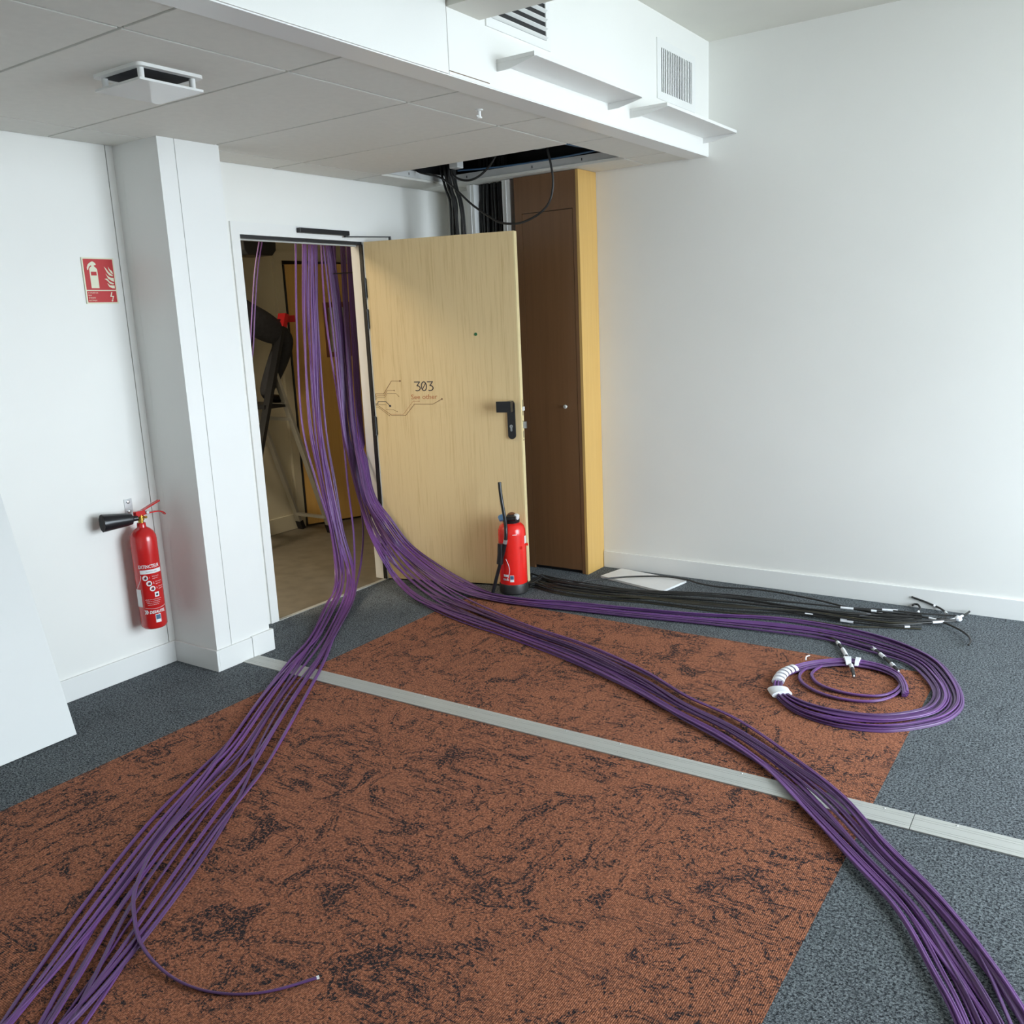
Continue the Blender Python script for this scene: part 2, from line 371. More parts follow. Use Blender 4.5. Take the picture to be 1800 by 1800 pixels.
# door frame
A = .054
fr = MB().box(XB-.004, XW+.010, DY0-A, DY0, 0, DH+A+.008).box(XB-.004, XW+.010, DY1, DY1+.045, 0, DH+A+.008).box(XB-.004, XW+.010, DY0, DY1, DH, DH+A+.008)
struct('trim_2', fr, 'trim', label='white steel frame around the open doorway')
sl = MB().box(XB+.03, XW+.004, DY0, DY1, DH-.016, DH-.001).box(XW-.012, XW+.012, DY1-.008, DY1-.0005, .005, DH-.016)
sl.build('frame_seal', 'black', bpy.data.objects['trim_2'], label='black rubber seal')
MB().box(XB+.03, XW-.03, DY0+.002, DY1-.01, DH-.024, DH-.0165).build('seal_carrier', 'alu', bpy.data.objects['trim_2'])
struct('trim_3', MB().box(XW-.012, XW+.014, DY0, DY1, -.008, .004), 'alu', label='thin metal threshold strip under the doorway')

# soffit, its trim and the upper beam
so = MB().box(XS-.05, XS, .093, YB, H1-.004, H2).box(XS-.05, XS+.004, YF, .085, H1-.004, H2)
s_o = struct('wall_soffit', so, 'wall', label='white bulkhead face carrying two air grilles')
MB().box(XS-.02, XS-.004, .085, .093, H1, H2).build('panel_joint', 'gap', s_o, label='dirty open joint between the bulkhead panels')
MB().box(XS-.02, XS+.0005, .093, .33, H1+.006, H1+.009).build('panel_joint', 'gap', s_o)
struct('trim_4', MB().box(1.386, XS-.002, YF, YB, H1-.008, H1+.01), 'trim', label='white edge strip under the bulkhead')
struct('ceiling_beam', MB().box(XS, XR, .09, .284, 2.617, H2), 'slab', label='grey beam boxed out of the bulkhead across the upper ceiling')

# suspended ceiling: steel grid with tiles
YL = [-.9+.6035*k for k in range(-6, 6)]; XL = [XW, -.086, 1.131, 1.386]
YV = YB-.004
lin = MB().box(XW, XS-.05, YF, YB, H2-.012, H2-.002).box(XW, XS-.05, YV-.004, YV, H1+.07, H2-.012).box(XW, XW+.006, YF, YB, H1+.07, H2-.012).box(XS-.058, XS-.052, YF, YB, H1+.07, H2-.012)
struct('ceiling_void', lin, 'void', label='ceiling void lining coloured dark for missing light and dark insulation')  # added dark sheets stand in for shade and insulation in the void
gr = MB(); zf = H1+.009
for yy in YL:
    if yy < YB: gr.box(XW, 1.386, yy-.0075, yy+.0075, zf, zf+.002).box(XW, 1.386, yy-.001, yy+.001, zf+.002, zf+.04)
for xx in XL[1:3]: gr.box(xx-.0075, xx+.0075, YF, YB, zf, zf+.002).box(xx-.001, xx+.001, YF, YB, zf+.002, zf+.04)
ceil2 = struct('ceiling_suspended', gr, 'tbar', label='suspended ceiling of large mineral tiles with one tile missing')
tiles = {}
yl = [YF]+[q for q in YL if q < YB-.05]+[YB]
for a, b in zip(XL[:-1], XL[1:]):
    for c, d in zip(yl[:-1], yl[1:]):
        if a > -.2 and a < 1 and 1.4 < c < 1.6: continue         # the missing tile
        g = .0055; hx, hy = (b-a)/2-g, (d-c)/2-g; key = (round(hx, 3), round(hy, 3))
        if key not in tiles:
            t = MB().box(-hx, hx, -hy, hy, -.004, .012).build('ceiling_tile', 'tile', ceil2, bevel=.0015); t.data.transform(Matrix.Translation(world_loc(ceil2))); tiles[key] = t
        else: t = copy_obj(tiles[key], ceil2)
        t.location = Vector(((a+b)/2, (c+d)/2, H1+.001))-world_loc(ceil2)
X0, X1, Y0, Y1 = -.086, 1.131, YL[10], YL[11]
for (a, b) in (((X0+.15, Y1-.0025), (X0+.155, Y1-.001)), ((X0+.62, Y1-.0025), (X0+.625, Y1-.001)), ((X0+.95, Y1-.0025), (X0+.955, Y1-.001)), ((X0+.001, 1.75), (X0+.0025, 1.755))):
    MB().box(a[0], b[0], a[1], b[1], zf+.012, zf+.026).build('grid_slot', 'black', ceil2)

# ================================================================== OPEN OAK DOOR
PD = Vector((-.300, 1.55, 0)); ED = Vector((.734, .203, 0)).normalized(); ND = Vector((.203, -.734, 0)).normalized()   # ND faces the camera side
LW = .935
def L3(s, z, d=0): return PD+ED*s+ND*d+Z*z
door = struct('door_1', leafbox(MB(), .004, LW-.008, .010, 2.064, -.045, 0, PD, ED, ND), 'oak', label='light oak door standing open, numbered 303', bevel=.0)
leafbox(MB(), LW-.008, LW, .010, 2.064, -.045, 0, PD, ED, ND).build('edge_lipping', 'oak_edge', door, label='pale lipping on the closing edge')
leafbox(MB(), -.002, .004, .010, 2.064, -.045, .002, PD, ED, ND).build('hinge_edge_strip', 'alu', door)
for zc in (1.80, 1.62, .98, .25):
    h = MB(); leafbox(h, -.004, .006, zc-.055, zc+.055, .0, .004, PD, ED, ND); h.cyl(L3(-.004, zc-.06, .006), L3(-.004, zc+.06, .006), .007); h.build('hinge', 'black', door, smooth=True)
# lock plate with lever block
sp = []
for k in range(17): sp.append((.023*math.cos(math.pi*k/16), .089+.023*math.sin(math.pi*k/16)))
for k in range(17): sp.append((-.023*math.cos(math.pi*k/16), -.089-.023*math.sin(math.pi*k/16)))
pl = MB().prism(sp, L3(.876, 1.012), ED, Z, ND*.011).build('lock_plate', 'black', door, smooth=True, label='black rounded lock plate')
hb = MB(); leafbox(hb, .868, .894, 1.062, 1.124, .011, .05, PD, ED, ND); leafbox(hb, .806, .894, 1.062, 1.124, .05, .066, PD, ED, ND)
hb.build('lever_block', 'blackplastic', pl)
ky = MB().cyl(L3(.875, .975, .010), L3(.875, .975, .014), .0095); leafbox(ky, .8695, .8805, .948, .972, .010, .014, PD, ED, ND)
ky.cyl(L3(.875, .951, .010), L3(.875, .951, .014), .0055)
ky.build('key_cylinder', 'steel', pl, smooth=True, label='bright key cylinder')
leafbox(MB(), .8735, .8765, .972, .981, .0138, .0146, PD, ED, ND).build('key_slot', 'black', pl)
fp = leafbox(MB(), LW, LW+.002, .885, 1.135, -.034, -.012, PD, ED, ND).build('edge_lock_plate', 'oak_edge', door)
for a in ((1.085, 1.125), (1.035, 1.062), (.985, 1.005), (.905, .945), (.888, .896)): leafbox(MB(), LW+.002, LW+.0028, a[0], a[1], -.027, -.019, PD, ED, ND).build('lock_slot', 'black', fp)
leafbox(MB(), LW+.002, LW+.012, 1.063, 1.085, -.032, -.014, PD, ED, ND).build('latch', 'printw', fp, label='pale roller latch')
leafbox(MB(), LW+.002, LW+.022, .960, .998, -.030, -.016, PD, ED, ND).build('bolt', 'steel', fp, label='steel dead bolt')
MB().cyl(L3(.679, 1.508, 0), L3(.679, 1.508, .003), .009).build('green_dot', 'green', door, smooth=True, label='small green dot')
# printed circuit lines and number
def stroke(mb, pts, wd, dot=0):
    for a, b in zip(pts[:-1], pts[1:]):
        va, vb = Vector((a[0], a[1])), Vector((b[0], b[1])); t = (vb-va).normalized(); q = Vector((-t.y, t.x))*wd/2; va -= t*wd*.35; vb += t*wd*.35
        mb.prism([va+q, va-q, vb-q, vb+q], L3(0, 0, .0002), ED, Z, ND*.0006)
    if dot: mb.prism([(pts[-1][0]+dot*math.cos(k*math.pi/5), pts[-1][1]+dot*math.sin(k*math.pi/5)) for k in range(10)], L3(0, 0, .0002), ED, Z, ND*.0007)
cl = {'a': [(.0031,1.1528),(.0101,1.1757),(.0645,1.1749),(.1213,1.2508),(.1782,1.2497)], 'b': [(.0056,1.142),(.0142,1.1634),(.0669,1.1626),(.0898,1.1943),(.1353,1.1936)],
 'c': [(.0076,1.1374),(.0167,1.1526),(.0695,1.1519),(.0867,1.1767),(.1457,1.1758),(.1628,1.1582)], 'd': [(.0022,1.1144),(.0193,1.1142),(.0233,1.1286),(.0743,1.128),(.101,1.101)],
 'e': [(.0029,1.1098),(.0728,1.109)], 'f': [(.002,1.103),(.0228,1.1028),(.1083,1.0432),(.2011,1.0425),(.2628,1.1098),(.3833,1.1084),(.444,1.1383)],
 'g': [(.002,1.0951),(.0205,1.0948),(.0913,1.0427)], 'h': [(.0703,1.0783),(.1212,1.0778),(.1457,1.0668)], 'i': [(.0987,1.0504),(.1865,1.0496),(.2558,1.1275),(.2956,1.127)]}
wds = {'a': (.0028, .0055, 'brownink'), 'b': (.0022, .004, 'brownink'), 'c': (.0015, .0028, 'brownink'), 'd': (.0034, .007, 'ink'), 'e': (.0015, 0, 'brownink'), 'f': (.0026, .005, 'brownink'), 'g': (.002, .003, 'brownink'), 'h': (.0014, .0028, 'brownink'), 'i': (.0014, .003, 'orangeink')}
for k, p in cl.items():
    mb = MB(); stroke(mb, p, wds[k][0], wds[k][1]); mb.build('circuit_line', wds[k][2], door, label='printed circuit line')
num = MB()
def arc(cx, cy, rx, ry, a0, a1, n=12): return [(cx+rx*math.cos(math.radians(a0+(a1-a0)*k/n)), cy+ry*math.sin(math.radians(a0+(a1-a0)*k/n))) for k in range(n+1)]
for ox in (.272, .356):
    stroke(num, [(ox, 1.2415), (ox+.034, 1.2415), (ox+.016, 1.2195)]+arc(ox+.016, 1.2045, .0195, .015, 90, -120), .0052)
stroke(num, arc(.333, 1.2155, .0165, .026, 0, 360, 24), .0052); stroke(num, [(.3235, 1.200), (.3425, 1.231)], .004)
num.build('room_number', 'ink', door, label='dark number 303')
flat_text('See other', .040, .170, lambda u, v: L3(.245+u, 1.140+v-.0005*u, .0005)).build('lettering', 'orangeink', door, label='orange words See other')

# door closer on the frame head
dc = empty('door_closer', (XW+.010, 1.23, 2.10), 'black slim door closer fixed to the frame above the doorway', 'door closer')
MB().box(XW+.010, XW+.040, 1.043, 1.425, 2.092, 2.118).build('body', 'black', dc, bevel=.003)
ar = MB().bar((XW+.03, 1.40, 2.086), tuple(L3(.17, 2.082, -.01)), .014, .006); ar.cyl((XW+.03, 1.40, 2.083), (XW+.03, 1.40, 2.094), .009); ar.cyl(tuple(L3(.17, 2.064, -.01)), tuple(L3(.17, 2.085, -.01)), .008)
ar.build('arm', 'black', dc, smooth=True)

# ================================================================== BROWN AND GOLDEN CUPBOARD
CX0, CX1, CY = .355, .797, 2.19
cb = empty('technical_cupboard', ((CX0+CX1)/2, (CY+YB)/2, 0), 'tall brown cupboard with a golden side in the corner behind the door', 'cupboard')
ca = MB().box(CX0, .403, CY, CY+.018, 0, H1-.006).box(.756, CX1-.002, CY, CY+.018, 0, H1-.006).box(.403, .756, CY, CY+.018, 2.197, H1-.006)
ca.build('front_frame', 'brown', cb)
cd_ = MB().box(.406, .753, CY+.001, CY+.019, .022, 2.193).build('cupboard_door', 'brown', cb, label='tall plain brown door')
MB().lathe([(.004, 0), (.004, .012), (.011, .016), (.0125, .022), (.009, .028)], (.678, CY, 1.05), (0, -1, 0), 18).build('knob', 'alu', cd_, smooth=True)
MB().box(.403, .756, CY+.020, CY+.024, .0, 2.2).build('inner_back', 'black', cb)
MB().box(CX1-.018, CX1, CY-.001, YB-.001, 0, H1-.005).build('side_panel', 'golden', cb, label='golden wood side panel')
MB().box(CX0, CX0+.018, CY+.018, YB-.001, 0, H1-.006).build('side_panel', 'brown', cb)

# riser frame with black cables
rf = empty('cable_riser', (.14, 2.3, 0), 'cream open riser frame between the door and the cupboard', 'frame')
for a, b in ((.0, .05), (.262, .318)):
    p = MB().box(a, b, CY+.01, YB-.001, 0, H1-.006).build('post', 'trim', rf)
    MB().box((a+b)/2-.003, (a+b)/2+.003, CY+.006, CY+.01, 0, H1-.008).build('post_lip', 'trim', p)
MB().box(.05, .262, YB-.02, YB-.002, 0, H1-.006).build('backing', 'void', rf)
for i in range(20):
    xx = .062+.0098*i; yy = 2.25+(i % 3)*.018+random.uniform(-.01, .01)
    pts = spline([(xx+random.uniform(-.02, .02), yy, 2.60), (xx, yy, 2.35), (xx+random.uniform(-.012, .012), yy-.01, 2.15), (xx+random.uniform(-.012, .012), yy, 1.2), (xx, yy, .05)], 5)
    o = MB().tube(pts, .0078, 8).build('riser_cable', 'rubber', smooth=True)
    tag(o, 'black cable packed between the cream posts of the riser', 'cable', 'black cables in the riser')

# ================================================================== CEILING AND BULKHEAD FITTINGS
df = empty('ceiling_diffuser', (.775, -.57, H1), 'square white air diffuser with a dropped plate on the ceiling', 'air diffuser')
def rrect(cx, cy, hx, hy, r, n=5):
    out = []
    for sx, sy, a0 in ((1, 1, 0), (-1, 1, 90), (-1, -1, 180), (1, -1, 270)):
        for k in range(n+1):
            a = math.radians(a0+90*k/n); out.append((cx+sx*(hx-r)+r*math.cos(a), cy+sy*(hy-r)+r*math.sin(a)))
    return out
zc = H1-.003
MB().prism(rrect(.775, -.57, .124, .124, .02), (0, 0, zc-.010), (1, 0, 0), (0, 1, 0), (0, 0, .010)).build('rim', 'trim', df, smooth=True)
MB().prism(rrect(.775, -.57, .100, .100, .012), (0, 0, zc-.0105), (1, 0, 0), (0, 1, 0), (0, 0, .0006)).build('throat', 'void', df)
M['gloss'] = mat('glossy_white_plastic', (.78, .78, .76), .08, var=.01)
MB().prism(rrect(.775, -.57, .119, .119, .004), (0, 0, zc-.050), (1, 0, 0), (0, 1, 0), (0, 0, .007)).build('drop_plate', 'gloss', df)
for sx in (-1, 1):
    for sy in (-1, 1): MB().cyl((.775+sx*.095, -.57+sy*.095, zc-.040), (.775+sx*.095, -.57+sy*.095, zc-.009), .010).build('spacer', 'trim', df, smooth=True)
sk = empty('sprinkler_head', (1.256, .595, H1), 'small white sensor nub on the ceiling tile below the bulkhead', 'sensor')
MB().lathe([(.016, 0), (.016, .004), (.007, .006), (.007, .026), (.011, .028), (.011, .034)], (1.256, .595, H1-.003), (0, 0, -1), 16).build('nub', 'trim', sk, smooth=True)
MB().bar((1.25, .588, H1-.03), (1.262, .575, H1-.03), .008, .006).build('deflector', 'trim', sk)

g1 = empty('air_grille', (XS, .54, 2.60), 'white grille with wide horizontal louvres half hidden by the beam', 'air grille', 'bulkhead air grilles')
ya, yb, za, zb = .318, .757, 2.607, 2.935; t = .032
MB().box(XS, XS+.006, ya, yb, za, za+t).box(XS, XS+.006, ya, yb, zb-t, zb).box(XS, XS+.006, ya, ya+t, za+t, zb-t).box(XS, XS+.006, yb-t, yb, za+t, zb-t).build('frame', 'trim', g1)
MB().box(XS, XS+.0012, ya+t, yb-t, za+t, zb-t).build('duct_dark', 'black', g1)
k = 0
zz = za+t+.004
while zz < zb-t-.02:
    MB().prism([(.0014, .0), (.0024, -.0012), (.016, .0065), (.015, .0085)], (XS, ya+t, zz), (1, 0, 0), Z, (0, yb-ya-2*t, 0)).build('louvre', 'trim', g1)
    zz += .0325
g2 = empty('air_grille', (XS, 1.97, 2.60), 'white grille with close vertical slats near the corner', 'air grille', 'bulkhead air grilles')
ya, yb, za, zb = 1.745, 2.205, 2.597, 2.868; t = .036
MB().box(XS, XS+.005, ya, yb, za, za+t).box(XS, XS+.005, ya, yb, zb-t, zb).box(XS, XS+.005, ya, ya+t, za+t, zb-t).box(XS, XS+.005, yb-t, yb, za+t, zb-t).build('frame', 'trim', g2)
MB().box(XS, XS+.0012, ya+t, yb-t, za+t, zb-t).build('duct_dark', 'black', g2)
for k in range(19):
    yy = ya+t+.006+(yb-ya-2*t-.012)*k/18; MB().box(XS+.0016, XS+.0045, yy-.0048, yy+.0048, za+t, zb-t).build('slat', 'trim', g2)
def hood(y0, y1, xo, zt, label):
    h = empty('air_deflector', (XS, (y0+y1)/2, zt), label, 'air deflector', 'deflector shelves on the bulkhead')
    MB().box(XS, xo, y0, y1, zt-.014, zt).build('plate', 'trim', h, bevel=.001)
    for a in (y0, y1-.006): MB().prism([(0, -.0145), (xo-XS, -.0145), (xo-XS, -.017), (.05, -.040), (0, -.041)], (XS, a, zt), (1, 0, 0), Z, (0, .006, 0)).build('end_cap', 'trim', h)
hood(.378, 1.245, 1.660, 2.508, 'long white deflector shelf under the louvred grille')
hood(1.452, 2.330, 1.682, 2.504, 'white deflector shelf under the slatted grille near the corner')

# in the ceiling void
fd = empty('foil_duct', (.7, 2.35, 2.62), 'crumpled silver duct inside the open ceiling bay', 'duct')
MB().lathe([(.085+.006*(i % 2), i*.03) for i in range(34)], (-.25, 2.30, 2.66), (1, 0, 0), 20).build('sleeve', 'foil', fd, smooth=True)
MB().lathe([(.094, 0), (.094, .05)], (.45, 2.30, 2.66), (1, 0, 0), 20).build('collar', 'steel', fd, smooth=True)
tag(MB().tube(spline([(.85, 1.62, 2.50), (1.0, 1.80, 2.455), (1.08, 1.98, 2.452), (1.14, 2.2, 2.46)], 6), .005).build('blue_cable', 'bluecable', smooth=True), 'blue cable resting across the open ceiling bay', 'cable')
tag(MB().tube(spline([(.05, 2.05, 2.47), (.35, 2.09, 2.462), (.7, 2.10, 2.463), (1.0, 2.09, 2.47)], 6), .005).build('blue_cable', 'bluecable', smooth=True), 'blue cable lying along the far edge of the open ceiling bay', 'cable')
tag(MB().box(.10, .16, 1.90, 1.96, 2.46, 2.53).build('junction_box', 'trim', bevel=.004), 'small grey junction box at the ceiling opening above the black cables', 'junction box')

# white offcut panel on the floor and white board leaning on the wall
pc = [(.899, 2.16), (.942, 2.363), (1.412, 2.284), (1.368, 2.036)]
wp = empty('ceiling_panel_offcut', (1.15, 2.2, 0), 'white tile offcut lying on the carpet by the back wall', 'panel')
MB().prism(pc, (0, 0, .002), (1, 0, 0), (0, 1, 0), (0, 0, .012)).build('panel_face', 'printw', wp)
MB().prism([(p[0]*.98+.023, p[1]*.98+.044) for p in pc], (0, 0, 0), (1, 0, 0), (0, 1, 0), (0, 0, .002)).build('panel_backing', 'tile', wp)
M['board'] = mat('white_board_laminate', (.70, .71, .70), .5, var=.012, scale=2)
th = math.atan2(1.2, .364); dv = Vector((-math.cos(th), 0, math.sin(th))); nv = Vector((math.sin(th), 0, math.cos(th)))
lb = MB().obox(Vector((.044, -1.5, .004))+dv*.600-nv*.008, dv, (0, 1, 0), nv, .600, .754, .006).build('leaning_board', M['board'], bevel=.001)
tag(lb, 'large white board leaning against the wall at the left edge', 'board')

# floor strips
sd = Vector((1, .0125, 0)).normalized(); sn = Vector((-sd.y, sd.x, 0))
for a, b, lab in ((.016, 3.044, 'long flat aluminium floor strip running from the column across the carpet'), (3.0465, 6.0, 'second aluminium floor strip beyond the joint at the right edge')):
    st = empty('floor_strip', (a, .18, 0), lab, 'floor strip')
    c = Vector((0, .130+.049, .0022))+sd*((a+b)/2)
    MB().obox(c, sd, sn, Z, (b-a)/2, .049, .0022).build('plate', 'alu', st)
    for q in (-.030, -.018, .018, .030): MB().obox(c+sn*q+Z*.0024, sd, sn, Z, (b-a)/2, .0009, .00025).build('ridge', 'alu', st)
    x = a+.12
    while x < b:
        MB().lathe([(.0042, 0), (.0035, .0015), (.001, .002)], Vector((0, .179, .0044))+sd*x+sn*.040, (0, 0, 1), 10).build('screw', 'steel', st, smooth=True); x += .235

# ================================================================== SAFETY SIGN
SY0, SY1, SZ0, SZ1 = -.221, -.069, 1.731, 1.928
sg = empty('fire_extinguisher_sign', (XW, (SY0+SY1)/2, SZ0), 'red and cream fire extinguisher sign on the left wall', 'sign')
MB().box(XW+.001, XW+.006, SY0, SY1, SZ0, SZ1).build('plate', 'glow', sg)
SW, SH = SY1-SY0, SZ1-SZ0
def SP(u, v, d): return Vector((XW+d, SY0+u*SW, SZ1-v*SH))
def sbox(u0, u1, v0, v1, d0, d1, m, name, lab=None): return MB().box(XW+d0, XW+d1, SY0+u0*SW, SY0+u1*SW, SZ1-v1*SH, SZ1-v0*SH).build(name, m, sg, label=lab)
sbox(.04, .96, .03, .70, .006, .0065, 'redsign', 'red_field'); sbox(.04, .96, .725, .97, .006, .0065, 'redsign', 'red_field')
def spoly(pts, m, name, d=.0066, lab=None): return MB().prism(pts, SP(0, 0, d), (0, SW, 0), (0, 0, -SH), (.0004, 0, 0)).build(name, m, sg, label=lab)
spoly([(.20,.66),(.20,.25),(.225,.215),(.275,.19),(.275,.165),(.24,.175),(.19,.21),(.165,.27),(.135,.265),(.135,.215),(.175,.145),(.25,.105),(.295,.085),(.345,.085),(.40,.115),(.425,.145),(.40,.165),(.36,.165),(.36,.19),(.42,.225),(.445,.26),(.445,.66)], 'glow', 'extinguisher_symbol', lab='cream extinguisher pictogram')
sbox(.235, .41, .305, .385, .0071, .0074, 'redsign', 'symbol_band')
for p in ([(.67,.19),(.72,.225),(.80,.31),(.93,.385),(.90,.40),(.80,.375),(.73,.30)], [(.80,.19),(.84,.245),(.91,.285),(.935,.36),(.86,.32),(.81,.25)], [(.69,.34),(.76,.40),(.85,.43),(.93,.435),(.935,.52),(.86,.50),(.76,.45)],
          [(.64,.455),(.72,.45),(.80,.52),(.93,.555),(.90,.575),(.80,.565),(.72,.495)], [(.71,.55),(.79,.60),(.93,.60),(.93,.665),(.85,.66),(.76,.63)]): spoly(p, 'glow', 'flame_symbol')
spoly([(.80,.745),(.83,.745),(.795,.83),(.87,.83),(.82,.93),(.835,.935),(.79,.96),(.775,.92),(.80,.925),(.83,.85),(.75,.85)], 'glow', 'bolt_symbol')
for i, tx in enumerate(('A UTILISER SUR', 'FEUX', "D'ORIGINE", 'ELECTRIQUE')):
    flat_text(tx, .0078, None, lambda u, v, i=i: SP(.07, .775+i*.055, .0067)+Vector((0, u*.88, v))).build('lettering', 'glow', sg)

# ================================================================== WALL EXTINGUISHER
EX, EY, ER, EB = XW+.087, -.156, .0590, .238
we = empty('fire_extinguisher', (EX, EY, EB), 'slim red extinguisher with a black horn hung on the left wall', 'fire extinguisher')
bd = MB().lathe([(.044, 0), (.052, .003), (ER, .014), (ER, .425), (ER*.96, .442), (ER*.82, .460), (ER*.58, .474), (.021, .482), (.019, .502), (.0175, .504)], (EX, EY, EB), n=40).build('cylinder', 'red', we, smooth=True)
MB().lathe([(.012, 0), (.012, .012), (.016, .013), (.016, .034), (.012, .036), (.012, .046)], (EX, EY, EB+.502), n=16).build('valve', 'brass', we, smooth=True)
MB().cyl((EX, EY, EB+.528), (EX+.03, EY+.012, EB+.530), .006).build('valve_port', 'brass', we, smooth=True)
zt = EB+.545
MB().tube(spline([(EX, EY-.028, zt-.008), (EX, EY+.01, zt+.012), (EX, EY+.05, zt+.026), (EX, EY+.105, zt+.044)], 4), 0, prof=[(-.010, -.003), (.010, -.003), (.010, .003), (-.010, .003)]).build('squeeze_lever', 'red', we)
MB().tube(spline([(EX, EY-.03, zt-.012), (EX, EY+.02, zt-.004), (EX, EY+.085, zt-.004), (EX, EY+.115, zt-.014), (EX, EY+.126, zt-.026)], 4), 0, prof=[(-.010, -.003), (.010, -.003), (.010, .003), (-.010, .003)]).build('carry_handle', 'red', we)
MB().box(EX-.012, EX+.012, EY-.028, EY+.022, EB+.538, EB+.560).build('lever_body', 'red', we, bevel=.003)
MB().cyl((EX-.016, EY+.03, zt+.002), (EX+.018, EY+.03, zt+.002), .007).build('safety_pin', 'steel', we, smooth=True)
hn = MB().lathe([(.012, 0), (.013, .02), (.026, .028), (.030, .05), (.041, .155), (.041, .158), (.030, .152)], (EX+.012, EY-.022, EB+.530), (-.22, -1, .03), 10).build('discharge_horn', 'blackplastic', we, smooth=True, label='black conical horn')
bk = MB().box(XW, XW+.003, -.174, -.134, .755, .846).box(XW, EX, -.160, -.148, .752, .758).build('wall_bracket', 'steel', we, label='zinc wall bracket')
for zz in (.832, .786): MB().lathe([(.009, 0), (.008, .004), (.003, .006)], (XW+.003, -.154, zz), (1, 0, 0), 12).build('screw', 'steel', bk, smooth=True)
AV = math.atan2(CAM.y-EY, CAM.x-EX)
def CP(a, z, r=ER+.0004, cx=EX, cy=EY): return Vector((cx+r*math.cos(a), cy+r*math.sin(a), z))
def patch(a0, a1, z0, z1, m, name, par, r=ER+.0004, cx=EX, cy=EY, av=None, lab=None):
    av = AV if av is None else av; n = 10; mb = MB(); vs = []; fs = []
    for k in range(n+1):
        a = av+math.radians(a0+(a1-a0)*k/n); vs += [CP(a, z0, r, cx, cy), CP(a, z1, r, cx, cy)]
    for k in range(n): fs.append((2*k, 2*k+2, 2*k+3, 2*k+1))
    return mb.add(vs, fs).build(name, m, par, smooth=True, label=lab)
def ctext(tx, size, a0, z, m, par, width=None, bold=0, r=ER+.0007, cx=EX, cy=EY, av=None, slant=0):
    av = AV if av is None else av
    return flat_text(tx, size, width, lambda u, v: CP(av+math.radians(a0)+(u+slant*v)/r, z+v, r, cx, cy), bold).build('lettering', m, par)
def disc(a0, z, rad, m, par, r, name='pictogram', cx=EX, cy=EY, av=None):
    av = AV if av is None else av
    return MB().add([CP(av+math.radians(a0)+rad*math.cos(t*math.pi/8)/r, z+rad*math.sin(t*math.pi/8), r, cx, cy) for t in range(16)], [tuple(range(16))]).build(name, m, par)
ctext('EXTINCTEUR', .0225, -38, .536, 'printw', bd, .098, .0004)
patch(-34, 68, .509, .528, 'printw', 'label_bar', bd); ctext('5.8 kg  DIOXYDE DE CARBONE', .006, -8, .516, 'ink', bd, .05, r=ER+.0009)
for a, z in ((-14, .490), (0, .463), (12, .437)):
    disc(a, z, .0128, 'printw', bd, ER+.0006); disc(a+2, z-.002, .005, 'ink', bd, ER+.0009)
for i, z in enumerate((.487, .460, .434)):
    ctext(str(i+1), .012, 5+i*12, z, 'printw', bd); ctext('Retirer la goupille', .006, 16+i*12, z+.006, 'printw', bd, .032); ctext('appuyer a fond', .006, 16+i*12, z-.004, 'printw', bd, .026)
patch(18, 38, .395, .418, 'printw', 'pictogram', bd); disc(28, .406, .006, 'ink', bd, ER+.0009)
for i in range(4): ctext('utilisable sur courant electrique', .0058, -26+i*3, .384-i*.0085, 'printw', bd, .075-.008*i)
patch(-80, -42, .350, .435, 'printw', 'label_panel', bd)
ctext('DESAUTEL', .019, -14, .318, 'printw', bd, .075, .0006, slant=.25)
for a in (-36, -28): MB().add([CP(AV+math.radians(a)+q[0]/ER, .326+q[1], ER+.0007) for q in ((0, .010), (.006, .010), (.011, 0), (.006, -.010), (0, -.010), (.005, 0))], [(0, 1, 2, 5), (5, 2, 3, 4)]).build('maker_emblem', 'printw', bd)
patch(9, 33, .272, .312, 'printw', 'badge', bd); patch(11, 31, .287, .309, 'printb', 'badge_field', bd, ER+.0007)
arcp = [CP(AV+math.radians(-62+30*math.sin(t*.1)), .44+.062*t/15, ER+.0003) for t in range(16)]
MB().tube(arcp, .0008, 5).build('label_line', 'printw', bd)
MB().tube([CP(AV+math.radians(-30+100*t/15), .346-.006*math.sin(math.pi*t/15), ER+.0003) for t in range(16)], .0007, 5).build('label_line', 'printw', bd)

# ================================================================== FLOOR EXTINGUISHER
FX, FY = .572, 1.690
fe = empty('fire_extinguisher', (FX, FY, 0), 'stout bright red extinguisher with a black hose standing on the carpet by the oak door', 'fire extinguisher')
MB().lathe([(.078, 0), (.085, .006), (.086, .055), (.083, .062)], (FX, FY, .001), n=36).build('base_cup', 'rubber', fe, smooth=True, label='black plastic foot')
fb = MB().lathe([(.0815, .058), (.0815, .355), (.080, .380), (.073, .402), (.058, .418), (.035, .427), (.030, .428)], (FX, FY, 0), n=40).build('cylinder', 'redbright', fe, smooth=True)
MB().lathe([(.046, .422), (.050, .428), (.050, .446), (.030, .452), (.022, .470)], (FX, FY, 0), n=24).build('collar', 'blackplastic', fe, smooth=True)
RU = Vector((.823, .568, 0)); RD = Vector((.568, -.823, 0)); FC = Vector((FX, FY, 0))
def FP(u, d, z): return FC+RU*u+RD*d+Z*z
MB().lathe([(.018, 0), (.023, .004), (.023, .030), (.016, .036)], FP(-.046, .02, .440), (-.45, .1, .85), 18).build('cap', 'lightblue', fe, smooth=True, label='light blue cap')
MB().lathe([(.014, 0), (.016, .003), (.016, .026), (.010, .030)], FP(.030, .02, .446), (.25, -.1, .95), 18).build('gauge', 'printw', fe, smooth=True, label='white gauge')
MB().lathe([(.018, 0), (.022, .004), (.022, .022), (.012, .028)], FP(.004, -.005, .452), (0, 0, 1), 18).build('strike_knob', 'redwood', fe, smooth=True)
